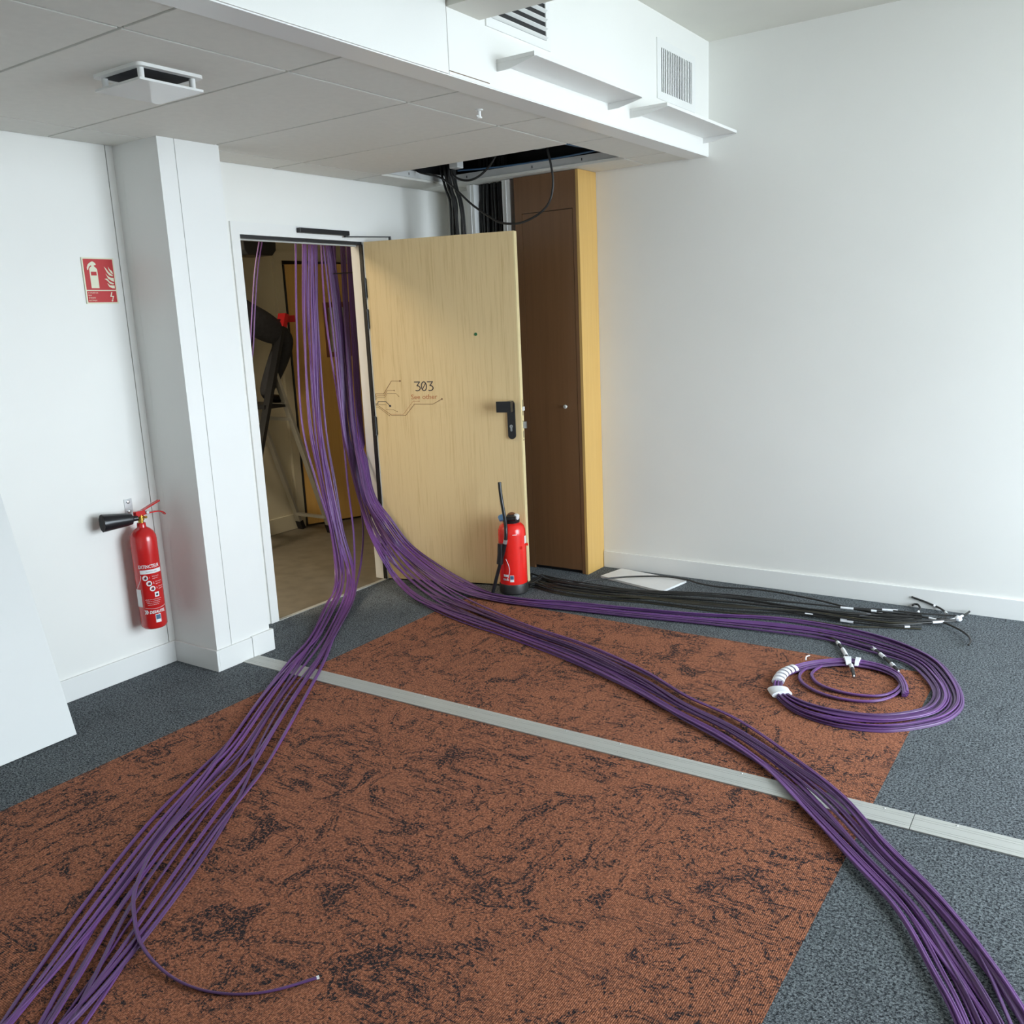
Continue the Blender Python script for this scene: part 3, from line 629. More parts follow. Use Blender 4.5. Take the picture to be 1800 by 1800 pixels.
MB().cyl(FP(-.02, .035, .452), FP(.028, .045, .452), .015).build('hose_joint', 'blackplastic', fe, smooth=True)
hs = spline([FP(-.058, .02, .668), FP(-.054, .028, .60), FP(-.046, .04, .53), FP(-.036, .062, .455), FP(-.033, .088, .40), FP(-.036, .094, .35), FP(-.047, .090, .29), FP(-.068, .082, .22), FP(-.092, .075, .14), FP(-.128, .07, .016)], 6)
h = MB().tube(hs, .0105, 10).build('hose', 'blackplastic', fe, smooth=True, label='black rubber hose')
MB().tube([FP(-.037, .094, .342), FP(-.042, .0925, .318)], .0125, 12).build('hose_ring', 'steel', h, smooth=True)
MB().tube([FP(-.066, .074, .315), FP(-.070, .078, .25), FP(-.078, .079, .195)], .019, 12).build('nozzle_grip', 'blackplastic', h, smooth=True)
MB().obox(FP(.083, .004, .288), RU, RD, Z, .010, .012, .006).build('hose_clip', 'redbright', fe); MB().obox(FP(.05, .067, .283), RU, RD, Z, .007, .004, .008).build('hose_clip', 'redbright', fe)
AF = math.atan2(CAM.y-FY, CAM.x-FX); kw = dict(cx=FX, cy=FY, av=AF); FR = .0815
patch(62, 84, .30, .345, 'printw', 'label_dot', fb, FR+.0004, **kw)
MB().tube([CP(AF+math.radians(-30+14*math.sin(math.pi*t/14)), .09+.13*t/14, FR+.0003, FX, FY) for t in range(15)], .0016, 5).build('label_line', 'printw', fb)
patch(-44, -20, .112, .126, 'printw', 'label_bar', fb, FR+.0004, **kw); ctext('DESAUTEL', .016, -48, .090, 'printw', fb, .042, .0006, r=FR+.0006, cx=FX, cy=FY, av=AF)
patch(-15, 1, .082, .122, 'printw', 'badge', fb, FR+.0004, **kw); patch(-14, 0, .097, .119, 'printb', 'badge_field', fb, FR+.0007, **kw)
patch(2, 20, .362, .366, 'printw', 'label_line', fb, FR+.0006, **kw)

# ================================================================== CORRIDOR THINGS
cl_ = empty('corridor_fill_lamp', (-1.2, -.2, 2.8), 'unseen warm lamp added to brighten the corridor', 'lamp')  # added lamp out of view, lifts the corridor brightness
MB().box(-1.5, -.9, -.5, .1, 2.765, 2.80).build('housing', 'trim', cl_)
Lm = bpy.data.lights.new('corridor_fill_light', 'AREA'); Lm.size = .55; Lm.energy = 52; Lm.color = (1, .86, .66)
lo = bpy.data.objects.new('corridor_fill_light', Lm); link(lo, cl_); lo.location = (0, 0, -.045)

ld = empty('step_ladder', (-1.78, 1.9, 0), 'black and aluminium step ladder with red end caps in the corridor', 'ladder')
def fy(z): return 1.469+.366*z
XN, XFAR = -1.62, -1.95
for xx in (XN, XFAR):
    s_ = MB().bar((xx, fy(.02), .02), (xx, fy(1.66), 1.66), .028, .062, (1, 0, 0)).build('front_stile', 'black', ld)
    MB().cyl((xx-.02, fy(1.262)+.0, 1.262), (xx+.024, fy(1.262), 1.262), .010).build('pivot_bolt', 'steel', s_, smooth=True)
    MB().bar((xx, fy(1.60), 1.60), (xx, fy(1.69)+.0, 1.69), .036, .075, (1, 0, 0)).obox((xx, fy(1.66)+.055, 1.655), (0, 1, 0), (1, 0, 0), Z, .045, .018, .024).build('end_cap', 'redsign', ld, label='red plastic end cap')
    r_ = MB().bar((xx-.004, 1.955, 1.27), (xx-.004, 2.362, .03), .024, .045, (1, 0, 0)).build('rear_leg', 'aludull', ld)
    MB().bar((xx-.004, 2.350, .066), (xx-.004, 2.372, 0), .034, .056, (1, 0, 0)).build('foot', 'blackplastic', r_)
    MB().bar((xx+.016, fy(1.06), 1.07), (xx+.016, 2.03, 1.045), .006, .02, (1, 0, 0)).build('spreader', 'aludull', ld)
for zz in (.26, .525, .79): MB().box(XFAR, XN, fy(zz)-.03, fy(zz)+.05, zz-.03, zz).build('step', 'aludull', ld)
MB().box(XFAR, XN, fy(1.05)-.03, fy(1.05)+.20, 1.025, 1.055).build('platform', 'black', ld)
MB().bar((XFAR, 2.325, .13), (XN, 2.325, .13), .03, .022).build('rear_brace', 'aludull', ld)
MB().bar((XFAR, 2.06, .93), (XN, 2.06, .93), .03, .022).build('rear_brace', 'aludull', ld)
MB().bar((XFAR, fy(1.63), 1.64), (XN, fy(1.63), 1.64), .03, .03).build('hand_rail', 'black', ld)

bb = empty('hanging_black_box', (-1.5, 1.75, 2.07), 'black box hung below the corridor ceiling at the top left of the doorway', 'box')
MB().prism([(1.60, 2.11), (1.63, 2.075), (1.84, 2.075), (1.875, 2.11), (1.89, 2.36), (1.59, 2.36)], (-1.60, 0, 0), (0, 1, 0), Z, (.2, 0, 0)).build('shell', 'blackplastic', bb, bevel=.006)
for yy in (1.65, 1.82): MB().cyl((-1.5, yy, 2.35), (-1.5, yy, 2.8), .004).build('hanger', 'steel', bb)

# ------------------------------------------------------------------ person on the ladder
def skin_body(name, V, E, root, sub=2):
    me = bpy.data.meshes.new(name); me.from_pydata([v[:3] for v in V], E and [tuple(q) for q in E], [])
    o = bpy.data.objects.new(name, me); COL.objects.link(o)
    md = o.modifiers.new('skin', 'SKIN'); md.use_smooth_shade = True
    for i, v in enumerate(V):
        sv = me.skin_vertices[0].data[i]; k_ = 1.32 if 0 < i < 24 and v[3] > .04 else 1.0; sv.radius = (v[3]*k_, (v[4] if len(v) > 4 else v[3])*k_); sv.use_root = (i == root)
    o.modifiers.new('sub', 'SUBSURF').levels = sub
    dg = bpy.context.evaluated_depsgraph_get(); m2 = bpy.data.meshes.new_from_object(o.evaluated_get(dg))
    bpy.data.objects.remove(o); return m2
V = [(-1.78, 1.66, 1.74, .135, .115), (-1.78, 1.63, 1.93, .125, .10), (-1.78, 1.61, 2.12, .15, .105), (-1.78, 1.61, 2.27, .13, .09), (-1.78, 1.62, 2.36, .055, .055), (-1.78, 1.65, 2.43, .06, .065), (-1.78, 1.665, 2.51, .078, .095), (-1.78, 1.655, 2.585, .06, .075)]
E_ = [(0, 1), (1, 2), (2, 3), (3, 4), (4, 5), (5, 6), (6, 7)]
def chain(start, pts):
    p = start
    for q in pts:
        V.append(q); E_.append((p, len(V)-1)); p = len(V)-1
    return p
chain(0, [(-1.70, 1.73, 1.70, .095), (-1.69, 1.93, 1.625, .088), (-1.68, 2.135, 1.505, .068), (-1.69, 2.07, 1.38, .062), (-1.70, 1.96, 1.20, .048), (-1.70, 1.915, 1.125, .042), (-1.70, 1.97, 1.088, .038), (-1.70, 2.06, 1.08, .030)])
chain(0, [(-1.86, 1.66, 1.66, .095), (-1.87, 1.71, 1.46, .080), (-1.87, 1.74, 1.27, .065), (-1.87, 1.71, 1.10, .060), (-1.87, 1.67, .90, .045), (-1.87, 1.66, .845, .042), (-1.87, 1.72, .825, .036), (-1.87, 1.81, .82, .028)])
wr1 = chain(3, [(-1.62, 1.62, 2.27, .06), (-1.56, 1.74, 2.33, .047), (-1.56, 1.86, 2.43, .040), (-1.60, 1.92, 2.55, .034), (-1.63, 1.95, 2.63, .026, .030), (-1.64, 1.96, 2.675, .020, .034)])
wr2 = chain(3, [(-1.94, 1.62, 2.27, .06), (-2.00+.06, 1.76, 2.33, .045), (-1.93, 1.88, 2.44, .038), (-1.90, 1.93, 2.55, .033), (-1.88, 1.95, 2.63, .026, .030), (-1.88, 1.96, 2.675, .020, .034)])
for wv_, sx in ((wr1, 1), (wr2, -1)):
    bx, by, bz = V[wv_][:3]
    for k in range(4):
        ox = (-.024+.016*k); ln = (.030, .036, .034, .026)[k]
        chain(wv_, [(bx+ox, by+.004, bz+.022, .0085), (bx+ox*1.1, by+.014, bz+.022+ln*.6, .008), (bx+ox*1.1, by+.030, bz+.022+ln, .007)])
    chain(wv_, [(bx-sx*.034, by+.012, bz-.004, .010), (bx-sx*.044, by+.028, bz+.016, .0085)])
pm = skin_body('person_body', V, E_, 0)
for m_ in ('cloth', 'skin', 'blackplastic', 'hair'): pm.materials.append(M[m_])
for p in pm.polygons:
    c = p.center; p.use_smooth = True
    shoe = (c.z < 1.125 and c.x > -1.78 and c.y > 1.86) or c.z < .86
    p.material_index = 2 if shoe else 1 if (c.z > 2.375 and abs(c.x+1.78) < .12) or (c.z > 2.60) else 0
po = Vector((-1.78, 1.7, 1.055)); pm.transform(Matrix.Translation(-po))
pe = bpy.data.objects.new('person', pm); pe.location = po; link(pe)
tag(pe, 'person in dark work clothes standing on the step ladder with one knee bent', 'person')
MB().lathe([(.001, .10), (.05, .092), (.078, .062), (.088, .02), (.088, -.02), (.07, -.06)], (-1.78, 1.636, 2.545), (0, -.35, 1), 24).build('hair', 'hair', pe, smooth=True)
fc = MB()
for sx in (-1, 1): fc.lathe([(.001, 0), (.008, .002), (.009, .007), (.001, .011)], (-1.78+sx*.03, 1.748, 2.525), (0, 1, 0), 10)
fc.build('eyes', 'ink', pe, smooth=True)
MB().lathe([(.013, 0), (.012, .012), (.004, .026)], (-1.78, 1.742, 2.495), (0, .8, -.3), 10).build('nose', 'skin', pe, smooth=True)
MB().box(-1.80, -1.76, 1.738, 1.748, 2.455, 2.462).build('mouth', 'redwood', pe)
for sx in (-1, 1): MB().lathe([(.004, 0), (.018, .004), (.016, .010), (.003, .012)], (-1.78+sx*.072, 1.655, 2.51), (sx, -.1, 0), 12).build('ear', 'skin', pe, smooth=True)

# ================================================================== CABLE ROUTES (metres)
RUN_LEFT = ( [(-0.62, 1.393, 2.166), (-0.6, 1.314, 1.64), (-0.55, 1.229, 1.041), (-0.48, 1.209, 0.668), (-0.42, 1.202, 0.394), (-0.34, 1.143, 0.17), (-0.259, 1.042, 0.085), (-0.188, 0.9, 0.036), (0.073, 0.517, 0.02), (0.224, 0.245, 0.02), (0.449, -0.131, 0.02), (0.671, -0.492, 0.015), (0.76, -0.694, 0.015), (0.929, -1.04, 0.015), (1.14, -1.383, 0.015), (1.31, -1.633, 0.015), (1.407, -1.775, 0.015), (1.516, -1.968, 0.015)] ,
    [(-0.62, 1.519, 2.172), (-0.6, 1.463, 1.637), (-0.55, 1.416, 1.019), (-0.48, 1.374, 0.639), (-0.42, 1.345, 0.363), (-0.34, 1.323, 0.16), (-0.217, 1.189, 0.085), (-0.082, 0.999, 0.036), (0.168, 0.633, 0.02), (0.398, 0.31, 0.02), (0.622, -0.038, 0.02), (0.895, -0.445, 0.015), (1.013, -0.62, 0.015), (1.158, -0.886, 0.015), (1.34, -1.205, 0.015), (1.51, -1.497, 0.015), (1.637, -1.741, 0.015), (1.777, -1.958, 0.015)] )
RUN_FRONT = ( [(-0.6, 1.531, 2.204), (-0.57, 1.525, 1.6), (-0.53, 1.484, 1.012), (-0.49, 1.478, 0.801), (-0.43, 1.473, 0.553), (-0.31, 1.409, 0.359), (-0.2, 1.384, 0.197), (-0.137, 1.412, 0.06), (0.122, 1.273, 0.02), (0.387, 1.16, 0.02), (0.66, 1.071, 0.02), (1.028, 0.986, 0.02), (1.437, 0.853, 0.02), (1.818, 0.684, 0.02), (2.101, 0.536, 0.02), (2.347, 0.414, 0.02), (2.543, 0.291, 0.02), (2.724, 0.119, 0.02), (2.933, -0.09, 0.02), (3.098, -0.268, 0.02), (3.218, -0.474, 0.02), (3.291, -0.616, 0.02), (3.394, -0.871, 0.02)] ,
    [(-0.6, 1.598, 2.208), (-0.57, 1.618, 1.597), (-0.53, 1.583, 1.0), (-0.49, 1.579, 0.786), (-0.43, 1.555, 0.545), (-0.31, 1.526, 0.378), (-0.15, 1.49, 0.256), (-0.007, 1.524, 0.13), (0.206, 1.471, 0.06), (0.439, 1.404, 0.02), (0.687, 1.297, 0.02), (1.008, 1.176, 0.02), (1.417, 1.069, 0.02), (1.798, 0.91, 0.02), (2.079, 0.743, 0.02), (2.34, 0.631, 0.02), (2.622, 0.43, 0.02), (2.844, 0.243, 0.02), (3.021, 0.034, 0.02), (3.193, -0.151, 0.02), (3.322, -0.332, 0.02), (3.422, -0.509, 0.02), (3.527, -0.73, 0.02)] )
RUN_COIL = ( [(-0.57, 1.64, 2.208), (-0.54, 1.592, 1.597), (-0.47, 1.507, 1.011), (-0.38, 1.456, 0.738), (-0.3, 1.414, 0.538), (-0.2, 1.425, 0.384), (-0.129, 1.499, 0.22), (0.074, 1.498, 0.1), (0.327, 1.46, 0.03), (0.589, 1.454, 0.02), (0.822, 1.465, 0.02), (1.062, 1.495, 0.02), (1.386, 1.539, 0.02), (1.752, 1.601, 0.02), (2.132, 1.641, 0.02), (2.372, 1.664, 0.02), (2.583, 1.611, 0.02), (2.768, 1.548, 0.02), (2.864, 1.427, 0.02), (2.935, 1.26, 0.02), (2.934, 1.113, 0.02), (2.874, 1.015, 0.02), (2.767, 0.933, 0.02), (2.621, 0.908, 0.02), (2.501, 0.924, 0.02), (2.417, 0.97, 0.02), (2.375, 1.042, 0.02), (2.364, 1.156, 0.02), (2.405, 1.252, 0.02), (2.466, 1.329, 0.02), (2.554, 1.39, 0.02), (2.662, 1.402, 0.02), (2.753, 1.362, 0.02), (2.803, 1.283, 0.02), (2.837, 1.162, 0.02)] ,
    [(-0.57, 1.745, 2.214), (-0.54, 1.688, 1.594), (-0.47, 1.602, 0.999), (-0.38, 1.528, 0.745), (-0.3, 1.492, 0.552), (-0.2, 1.521, 0.4), (-0.116, 1.589, 0.24), (0.075, 1.616, 0.12), (0.275, 1.606, 0.05), (0.501, 1.58, 0.02), (0.749, 1.579, 0.02), (0.97, 1.652, 0.02), (1.299, 1.711, 0.02), (1.674, 1.787, 0.02), (2.042, 1.918, 0.02), (2.352, 1.922, 0.02), (2.633, 1.851, 0.02), (2.864, 1.675, 0.02), (2.991, 1.445, 0.02), (3.053, 1.215, 0.02), (3.033, 1.042, 0.02), (2.959, 0.917, 0.02), (2.839, 0.808, 0.02), (2.685, 0.762, 0.02), (2.523, 0.795, 0.02), (2.412, 0.896, 0.02), (2.348, 1.014, 0.02), (2.327, 1.181, 0.02), (2.371, 1.301, 0.02), (2.439, 1.391, 0.02), (2.535, 1.465, 0.02), (2.654, 1.473, 0.02), (2.761, 1.416, 0.02), (2.819, 1.305, 0.02), (2.847, 1.206, 0.02)] )
LOOP_A = [(2.461, 1.348, 0.012), (2.446, 1.266, 0.012), (2.456, 1.205, 0.012), (2.508, 1.134, 0.012), (2.604, 1.097, 0.012), (2.704, 1.105, 0.012), (2.771, 1.154, 0.012), (2.799, 1.248, 0.012), (2.789, 1.346, 0.012), (2.744, 1.408, 0.012)]
LOOP_B = [(2.41, 1.306, 0.012), (2.404, 1.207, 0.012), (2.43, 1.134, 0.012), (2.492, 1.071, 0.012), (2.579, 1.032, 0.012), (2.682, 1.036, 0.012), (2.76, 1.084, 0.012), (2.806, 1.179, 0.012), (2.811, 1.288, 0.012), (2.777, 1.382, 0.012)]
STRAY = [(0.96, -0.854, 0.012), (1.05, -1.034, 0.012), (1.134, -1.167, 0.012), (1.238, -1.279, 0.012), (1.329, -1.342, 0.012), (1.451, -1.403, 0.012), (1.585, -1.429, 0.012), (1.698, -1.422, 0.012), (1.795, -1.388, 0.012), (1.87, -1.33, 0.012), (1.933, -1.241, 0.012)]
BLACK_FLOOR = ( [(0.646, 1.751, 0.02), (0.825, 1.737, 0.02), (1.072, 1.761, 0.02), (1.36, 1.82, 0.02), (1.791, 1.856, 0.02), (2.174, 1.922, 0.02), (2.429, 1.913, 0.02), (2.614, 1.947, 0.015), (2.757, 2.02, 0.012), (2.888, 2.161, 0.012)] ,
    [(0.399, 2.143, 0.02), (0.635, 1.983, 0.02), (0.976, 1.935, 0.02), (1.292, 1.963, 0.02), (1.704, 2.081, 0.02), (2.117, 2.114, 0.02), (2.372, 2.144, 0.02), (2.56, 2.203, 0.015), (2.72, 2.231, 0.012), (2.873, 2.268, 0.012)] )
BLACK_FAR = [(0.5, 1.997, 0.014), (0.778, 1.913, 0.014), (0.94, 2.043, 0.014), (1.098, 2.185, 0.014), (1.318, 2.277, 0.014), (1.623, 2.231, 0.014), (1.874, 2.279, 0.014), (2.172, 2.239, 0.014), (2.399, 2.167, 0.014), (2.571, 2.151, 0.014), (2.72, 2.185, 0.014), (2.81, 2.163, 0.014), (2.907, 2.081, 0.014), (2.959, 2.009, 0.014), (2.984, 1.935, 0.014), (2.983, 1.868, 0.014)]
BLACK_CURL = [(2.146, 2.017, 0.012), (2.426, 2.054, 0.012), (2.687, 2.116, 0.012), (2.808, 2.178, 0.012), (2.832, 2.258, 0.012), (2.821, 2.312, 0.012), (2.776, 2.382, 0.012)]
BLACK_CURL_UP = [(2.711, 2.385, 0.033), (2.641, 2.385, 0.051)]
BLACK_HOOK = [(2.159, 1.972, 0.012), (2.441, 1.993, 0.012), (2.696, 2.064, 0.012), (2.835, 2.172, 0.012), (2.883, 2.254, 0.012), (2.909, 2.326, 0.012), (2.92, 2.382, 0.012)]
BLACK_KINK = [(2.134, 2.057, 0.014), (2.416, 2.093, 0.014), (2.632, 2.121, 0.014), (2.696, 2.153, 0.014), (2.699, 2.255, 0.014), (2.693, 2.334, 0.014), (2.666, 2.394, 0.014), (2.653, 2.356, 0.014)]
END_1 = [(2.338, 1.746, 0.02), (2.424, 1.69, 0.02), (2.477, 1.606, 0.02), (2.529, 1.501, 0.02), (2.577, 1.387, 0.02), (2.619, 1.262, 0.02)]
END_2 = [(2.505, 1.723, 0.02), (2.596, 1.667, 0.02), (2.665, 1.58, 0.02), (2.718, 1.499, 0.02), (2.77, 1.406, 0.02)]
TILE = [(0.899, 2.16, 0.01), (0.942, 2.363, 0.01), (1.412, 2.284, 0.01), (1.368, 2.036, 0.01)]
DROOP = [(0.836, 1.8, 2.459), (0.854, 1.8, 2.385), (0.865, 1.8, 2.298), (0.851, 1.8, 2.219), (0.816, 1.8, 2.167), (0.746, 1.8, 2.126), (0.64, 1.8, 2.1), (0.527, 1.8, 2.111), (0.447, 1.8, 2.149), (0.321, 1.8, 2.232), (0.199, 1.8, 2.337), (0.104, 1.8, 2.401), (-0.041, 1.8, 2.446)]
DROOP2 = [(0.419, 1.9, 2.471), (0.344, 1.9, 2.41), (0.27, 1.9, 2.382), (0.2, 1.9, 2.384), (0.136, 1.9, 2.413)]
HANG = ( [(-0.018, 1.98, 2.503), (0.007, 1.98, 2.371), (0.026, 1.98, 2.281), (0.026, 1.98, 2.097)] ,
    [(0.072, 1.98, 2.492), (0.088, 1.98, 2.362), (0.116, 1.98, 2.272), (0.133, 1.98, 2.095)] )
HANG_PAIR = [(-0.9, 1.309, 2.169), (-0.9, 1.297, 2.113), (-0.9, 1.239, 1.937), (-0.9, 1.185, 1.691), (-0.9, 1.145, 1.481), (-0.9, 1.106, 1.253)]

# ================================================================== CABLES
TW = []
for k in range(7): a = math.radians(-52+284*k/6-38*0); TW.append((.0030+.0032*math.cos(math.radians(-130+260*k/6)), .0032*math.sin(math.radians(-130+260*k/6))))
TW += [(-u, -v) for u, v in TW]
def guard(p, r=.005):
    p = Vector(p)
    if XB-.03 < p.x < XW+.02 and p.z < DH: p.y = min(p.y, DY1-.018)
    q = p-PD; s = q.dot(ED); d = q.dot(ND)
    if -.02 < s < LW+.03 and d < .010 and p.x > XW-.005 and p.z < 2.06: p += ND*(.010-d)
    q = Vector((p.x-FX, p.y-FY, 0))
    if p.z < .43 and q.length < .096: p += q.normalized()*(.096-q.length)
    p.z = max(p.z, r)
    return p
def keyed(n, sd, K):
    out = []
    for i in range(n):
        b = (i+.5)/n; ks = [b+random.gauss(0, sd) for _ in range(K)]; out.append([min(1.0, max(0.0, q)) for q in ks])
    return out
def lerp_key(ks, t):
    x = t*(len(ks)-1); i = min(int(x), len(ks)-2); f = x-i; f = f*f*(3-2*f); return ks[i]*(1-f)+ks[i+1]*f
def run(name, ed, n, sd, K, label, group, layers=3, prof=TW, r=.0033, mats=('purple', 'purple2'), special=None, stop=None, tail=None, cat='cable', dens=7):
    Lp, Rp = ed; m = len(Lp); keys = keyed(n, sd, K); out = []
    for i in range(n):
        lay = random.randrange(layers); P = []
        last = stop(i) if stop else m
        for k in range(min(m, last)):
            a, b = Vector(Lp[k]), Vector(Rp[k]); s = lerp_key(keys[i], k/(m-1))
            if special and (i, k) in special: s = special[(i, k)]
            p = a.lerp(b, s); mid = (a.z+b.z)/2
            if mid < .035: p.z = r+.0012+lay*r*2.0+(.0044 if abs(p.y-.18-.0125*p.x) < .06 else 0)
            else: p += Vector((random.uniform(-.006, .006), random.uniform(-.003, .003), 0)) + ND*(lay*.004)
            P.append(p)
        if tail and i in tail: P = P[:tail[i][0]]+[Vector((q[0], q[1], (.022, .025, .026, .025, .023, .018, .010, .006)[min(k, 7)])) for k, q in enumerate(tail[i][1])]
        top = P[0]
        if top.z > 1.8: P = [top+Vector((-.03, .01, .55)), top+Vector((-.01, .005, .25))]+P
        pts = [guard(q, r+.0006) for q in spline(P, dens)]
        ph, am = random.uniform(0, 6.28), random.uniform(.2, 1.0)
        o = MB().tube(pts, r, 8, prof, twist=(lambda t: am*math.sin(9*t+ph)) if prof else None).build(name, mats[0] if random.random() < .6 else mats[1], smooth=True)
        tag(o, label, cat, group); out.append((o, pts))
    return out
NL = 15
spc = {}
for k, v in ((0, -.45), (1, -.40), (2, -.25), (3, -.12)): spc[(0, k)] = v
for k, v in ((0, 1.1), (1, 1.2), (2, 1.45), (3, 1.45), (4, 1.35), (5, .9)): spc[(NL-1, k)] = v
for k, v in ((0, 2.0), (1, 1.95), (2, 1.9), (3, 2.0), (4, 2.0), (5, 1.25), (6, 1.0), (7, 1.0)): spc[(NL-2, k)] = v
left = run('purple_cable', RUN_LEFT, NL, .20, 6, 'purple twin cable in the run from the doorway to the bottom left corner', 'purple cables running to the bottom left', 2, special=spc, tail={8: (12, STRAY)})
so_, sp_ = left[8]; so_['label'] = 'purple cable that leaves the left run and curls to a bare cut end'
en = sp_[-1]; dr = (sp_[-1]-sp_[-2]).normalized(); sd_ = dr.cross(Z).normalized()
tip = MB()
for k in (-1, 1): tip.cyl(en+sd_*.0034*k, en+sd_*.0034*k+dr*.007, .0024, n=8)
tip.build('bare_tip', 'printw', so_, label='white bare tip')
run('purple_cable', RUN_FRONT, 18, .13, 7, 'purple twin cable in the run from the doorway to the bottom right corner', 'purple cables running to the bottom right', 3)
coil = run('purple_cable', RUN_COIL, 15, .07, 9, 'purple twin cable lying along the back and wound into the coil', 'purple cables wound into the coil', 3)
for pth, lab in ((LOOP_A, 'purple cable forming the innermost ring of the coil'), (LOOP_B, 'purple cable forming the second ring inside the coil')):
    pts = [Vector((p.x, p.y, .005)) for p in spline(pth, 7)]
    tag(MB().tube(pts, .0036, 8, TW).build('purple_cable', 'purple', smooth=True), lab, 'cable')
    pts2 = [p+Vector((.004, -.009, .0078)) for p in pts]
    tag(MB().tube(pts2, .0036, 8, TW).build('purple_cable', 'purple', smooth=True), lab.replace('purple cable forming', 'purple cable riding on top of'), 'cable')
for dx, lab in ((0, 'left one of two thin purple cables hanging before the black box'), (.022, 'right one of two thin purple cables hanging before the black box')):
    P = [Vector(p)+Vector((0, dx*(1 if i < 5 else .3), 0)) for i, p in enumerate(HANG_PAIR)]; P = [P[0]+Vector((0, 0, .6))]+P+[P[-1]+Vector((.02, -.03, -.6)), P[-1]+Vector((.05, -.10, -1.28))]
    tag(MB().tube(spline(P, 5), .0042, 8).build('purple_cable', 'purple', smooth=True), lab, 'cable')

# tape bands on the coil
CLs = [(Vector(a)+Vector(b))/2 for a, b in zip(*RUN_COIL)]; CWs = [(Vector(a)-Vector(b)).length for a, b in zip(*RUN_COIL)]
def band(i0, f0, f1, label, n=5):
    sub = spline(CLs[i0-1:i0+4], 20); a, b = int(20*(1+f0)), int(20*(1+f1)); seg = sub[a:b+1]
    w_ = CWs[i0]/2+.007
    pr = [(w_*math.cos(t*math.pi/8), .0155*math.sin(t*math.pi/8)) for t in range(16)]
    o = MB().tube([Vector((p.x, p.y, .0158)) for p in seg], 0, prof=pr).build('white_tape', 'tape', smooth=True)
    return tag(o, label, 'tape', 'white tape bands on the coil')
for k in range(7): band(26, .25+k*.25, .25+k*.25+.17, ('lowest', 'second', 'third', 'fourth', 'fifth', 'topmost')[k]+' narrow white tape turn of the striped wrap at the left of the coil') if k < 6 else None
band(25, .05, .62, 'wide white tape band at the lower left of the coil')
band(30, -.02, .22, 'wider of two white tape bands at the top of the coil')
band(30, .38, .52, 'narrower of two white tape bands at the top of the coil')
tag(MB().tube([Vector(p) for p in spline([(2.405, 1.29, .044), (2.40, 1.315, .050), (2.41, 1.33, .052)], 3)], .003, 6).build('tape_tail', 'tape', smooth=True), 'loose white tape tail above the striped wrap', 'tape')

# black cables on the floor
def tapes(o, pts, where, r=.0062):
    for a, b in where:
        n = len(pts)-1; seg = pts[int(a*n):max(int(a*n)+2, int(b*n)+1)]
        MB().tube(seg, r, 10).build('label_tape', 'tape', o, smooth=True, label='white marking tape')
bl = run('black_cable', BLACK_FLOOR, 17, .16, 6, 'black cable lying in the bundle between the purple run and the back wall', 'black cables on the floor', 4, None, .0041, ('rubber', 'rubber2'), stop=lambda i: random.choice((8, 9, 9, 10)))
for o, pts in bl:
    if random.random() < .55:
        e_ = random.uniform(.80, .97); tapes(o, pts, [(e_-.03, e_)])
    if random.random() < .35: tapes(o, pts, [(.74, .775)])
for nm, pth, lab, tp in (('black_cable', BLACK_FAR, 'black cable crossing the white offcut and curling to a free end by the back wall', [(.70, .73)]),
                     ('black_cable', BLACK_CURL+BLACK_CURL_UP, 'black cable whose end curls back and rests against the back wall', [(.60, .66), (.80, .82)]),
                     ('black_cable', BLACK_HOOK, 'black cable whose end hooks up to the skirting beyond the tape knot', [(.55, .62), (.70, .78)]),
                     ('black_cable', BLACK_KINK, 'black cable with a kinked end beside the skirting', [(.56, .60)])):
    pts = []
    for p in spline(pth, 7):
        z = max(p.z, .0075)
        if nm and pth is BLACK_FAR and .88 < p.x < 1.45: z = .020
        pts.append(Vector((p.x, min(p.y, YB-.02), z+.006)))
    o = MB().tube(pts, .0052, 8).build(nm, 'rubber', smooth=True); tag(o, lab, 'cable'); tapes(o, pts, tp)
kn = MB().lathe([(.004, 0), (.016, .006), (.019, .016), (.010, .028)], (2.886, 2.235, .006), (.2, .1, 1), 9).build('tape_knot', 'tape'); tag(kn, 'crumpled white tape knot at the end of the black cables', 'tape')
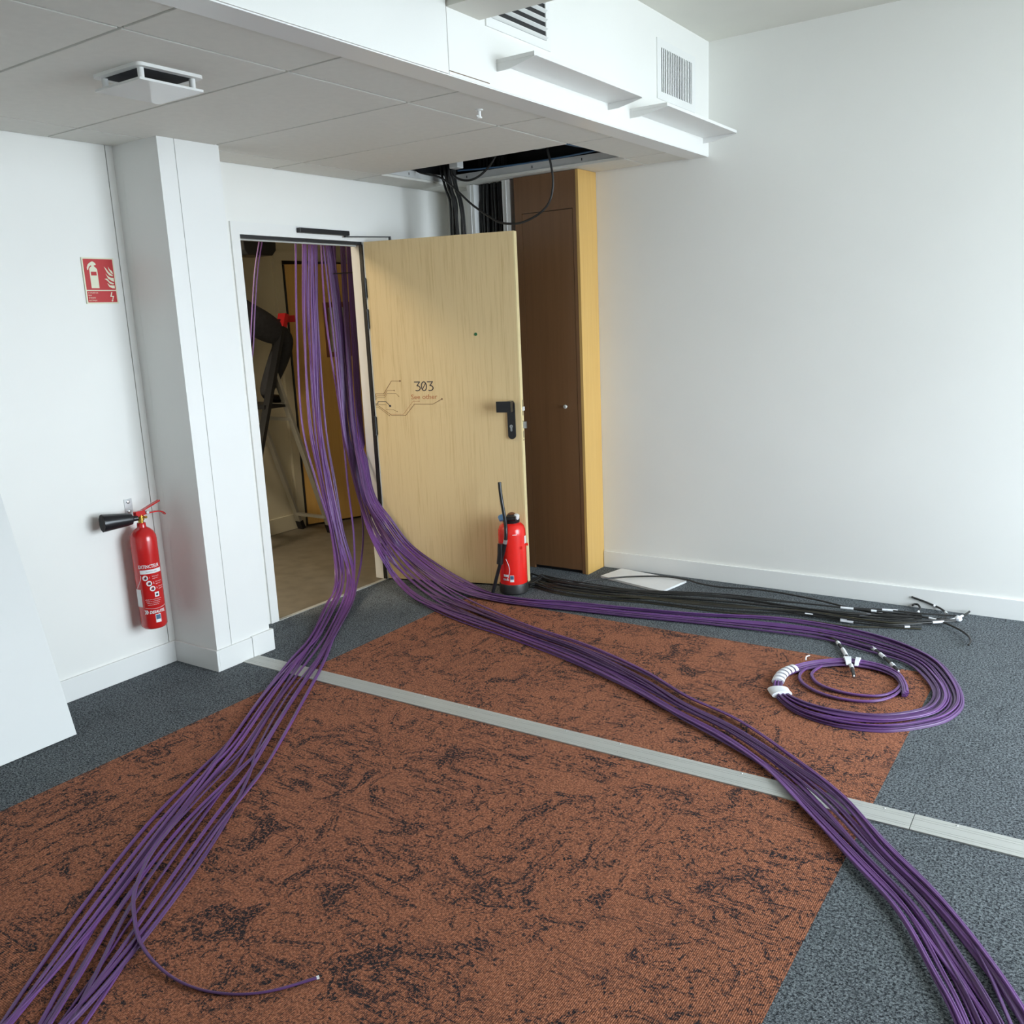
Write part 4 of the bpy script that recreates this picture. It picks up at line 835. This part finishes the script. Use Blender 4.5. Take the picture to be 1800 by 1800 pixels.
for pth, lab in ((END_1, 'black taped cable end pointing across the top of the coil'), (END_2, 'black taped cable end reaching the right side of the coil top')):
    for q in (0,):
        pts = [Vector((p.x, p.y, .012+.034*max(0, (i/len(pth)/7-.55)))) for i, p in enumerate(spline(pth, 7))]
        o = MB().tube(pts, .0075, 8).build('black_cable', 'rubber', smooth=True); tag(o, lab, 'cable')
        tapes(o, pts, [(.30, .36), (.48, .60), (.80, .86)], .0092)
        ex = pts[-1]; dr = (pts[-1]-pts[-2]).normalized(); MB().cyl(ex, ex+dr*.006, .004, n=8).build('bare_tip', 'printw', o)

# black cables dropping from the open ceiling bay behind the door
for i in range(15):
    s = (i+.5)/15; P = [Vector(a).lerp(Vector(b), min(1, max(0, s+random.gauss(0, .06)))) for a, b in zip(*HANG)]
    dy = random.uniform(-.03, .04)
    P = [P[0]+Vector((.02, .05, .16))]+P+[P[-1]+Vector((.01, .0, -.5)), Vector((.12+.10*s, 1.99, .9)), Vector((.20+.12*s, 1.97, .25)), Vector((.32+.1*s, 1.98, .05)), Vector((.46+.06*s, 1.94+.02*s, .014))]
    pts = [Vector((p.x, p.y+dy, max(p.z, .006))) for p in spline(P, 6)]
    tag(MB().tube(pts, .0075, 8).build('black_cable', 'rubber', smooth=True), 'black cable in the bundle dropping from the open ceiling behind the oak door', 'cable', 'black cables dropping from the ceiling')
D = [Vector(p) for p in DROOP]; D = [D[0]+Vector((-.03, .02, .12))]+D+[D[-1]+Vector((-.10, .06, .05))]
tag(MB().tube(spline(D, 6), .0062, 8).build('black_cable', 'rubber', smooth=True), 'single black cable drooping in a wide loop from the ceiling opening', 'cable')
D = [Vector(p) for p in DROOP2]; D = [D[0]+Vector((.03, .02, .08))]+D+[D[-1]+Vector((-.04, .03, .05))]
tag(MB().tube(spline(D, 6), .0065, 8).build('black_cable', 'rubber', smooth=True), 'short black cable loop just below the ceiling opening', 'cable')
# tie around the hanging purple bundles
tp = [Vector((-.556+.03*math.cos(t*math.pi/10), 1.655+.10*math.sin(t*math.pi/10), 1.905+.004*math.sin(t*math.pi/10))) for t in range(21)]
tag(MB().tube(tp, .003, 6).build('cable_tie', 'black', smooth=True), 'thin black tie around the hanging purple cables', 'cable tie')
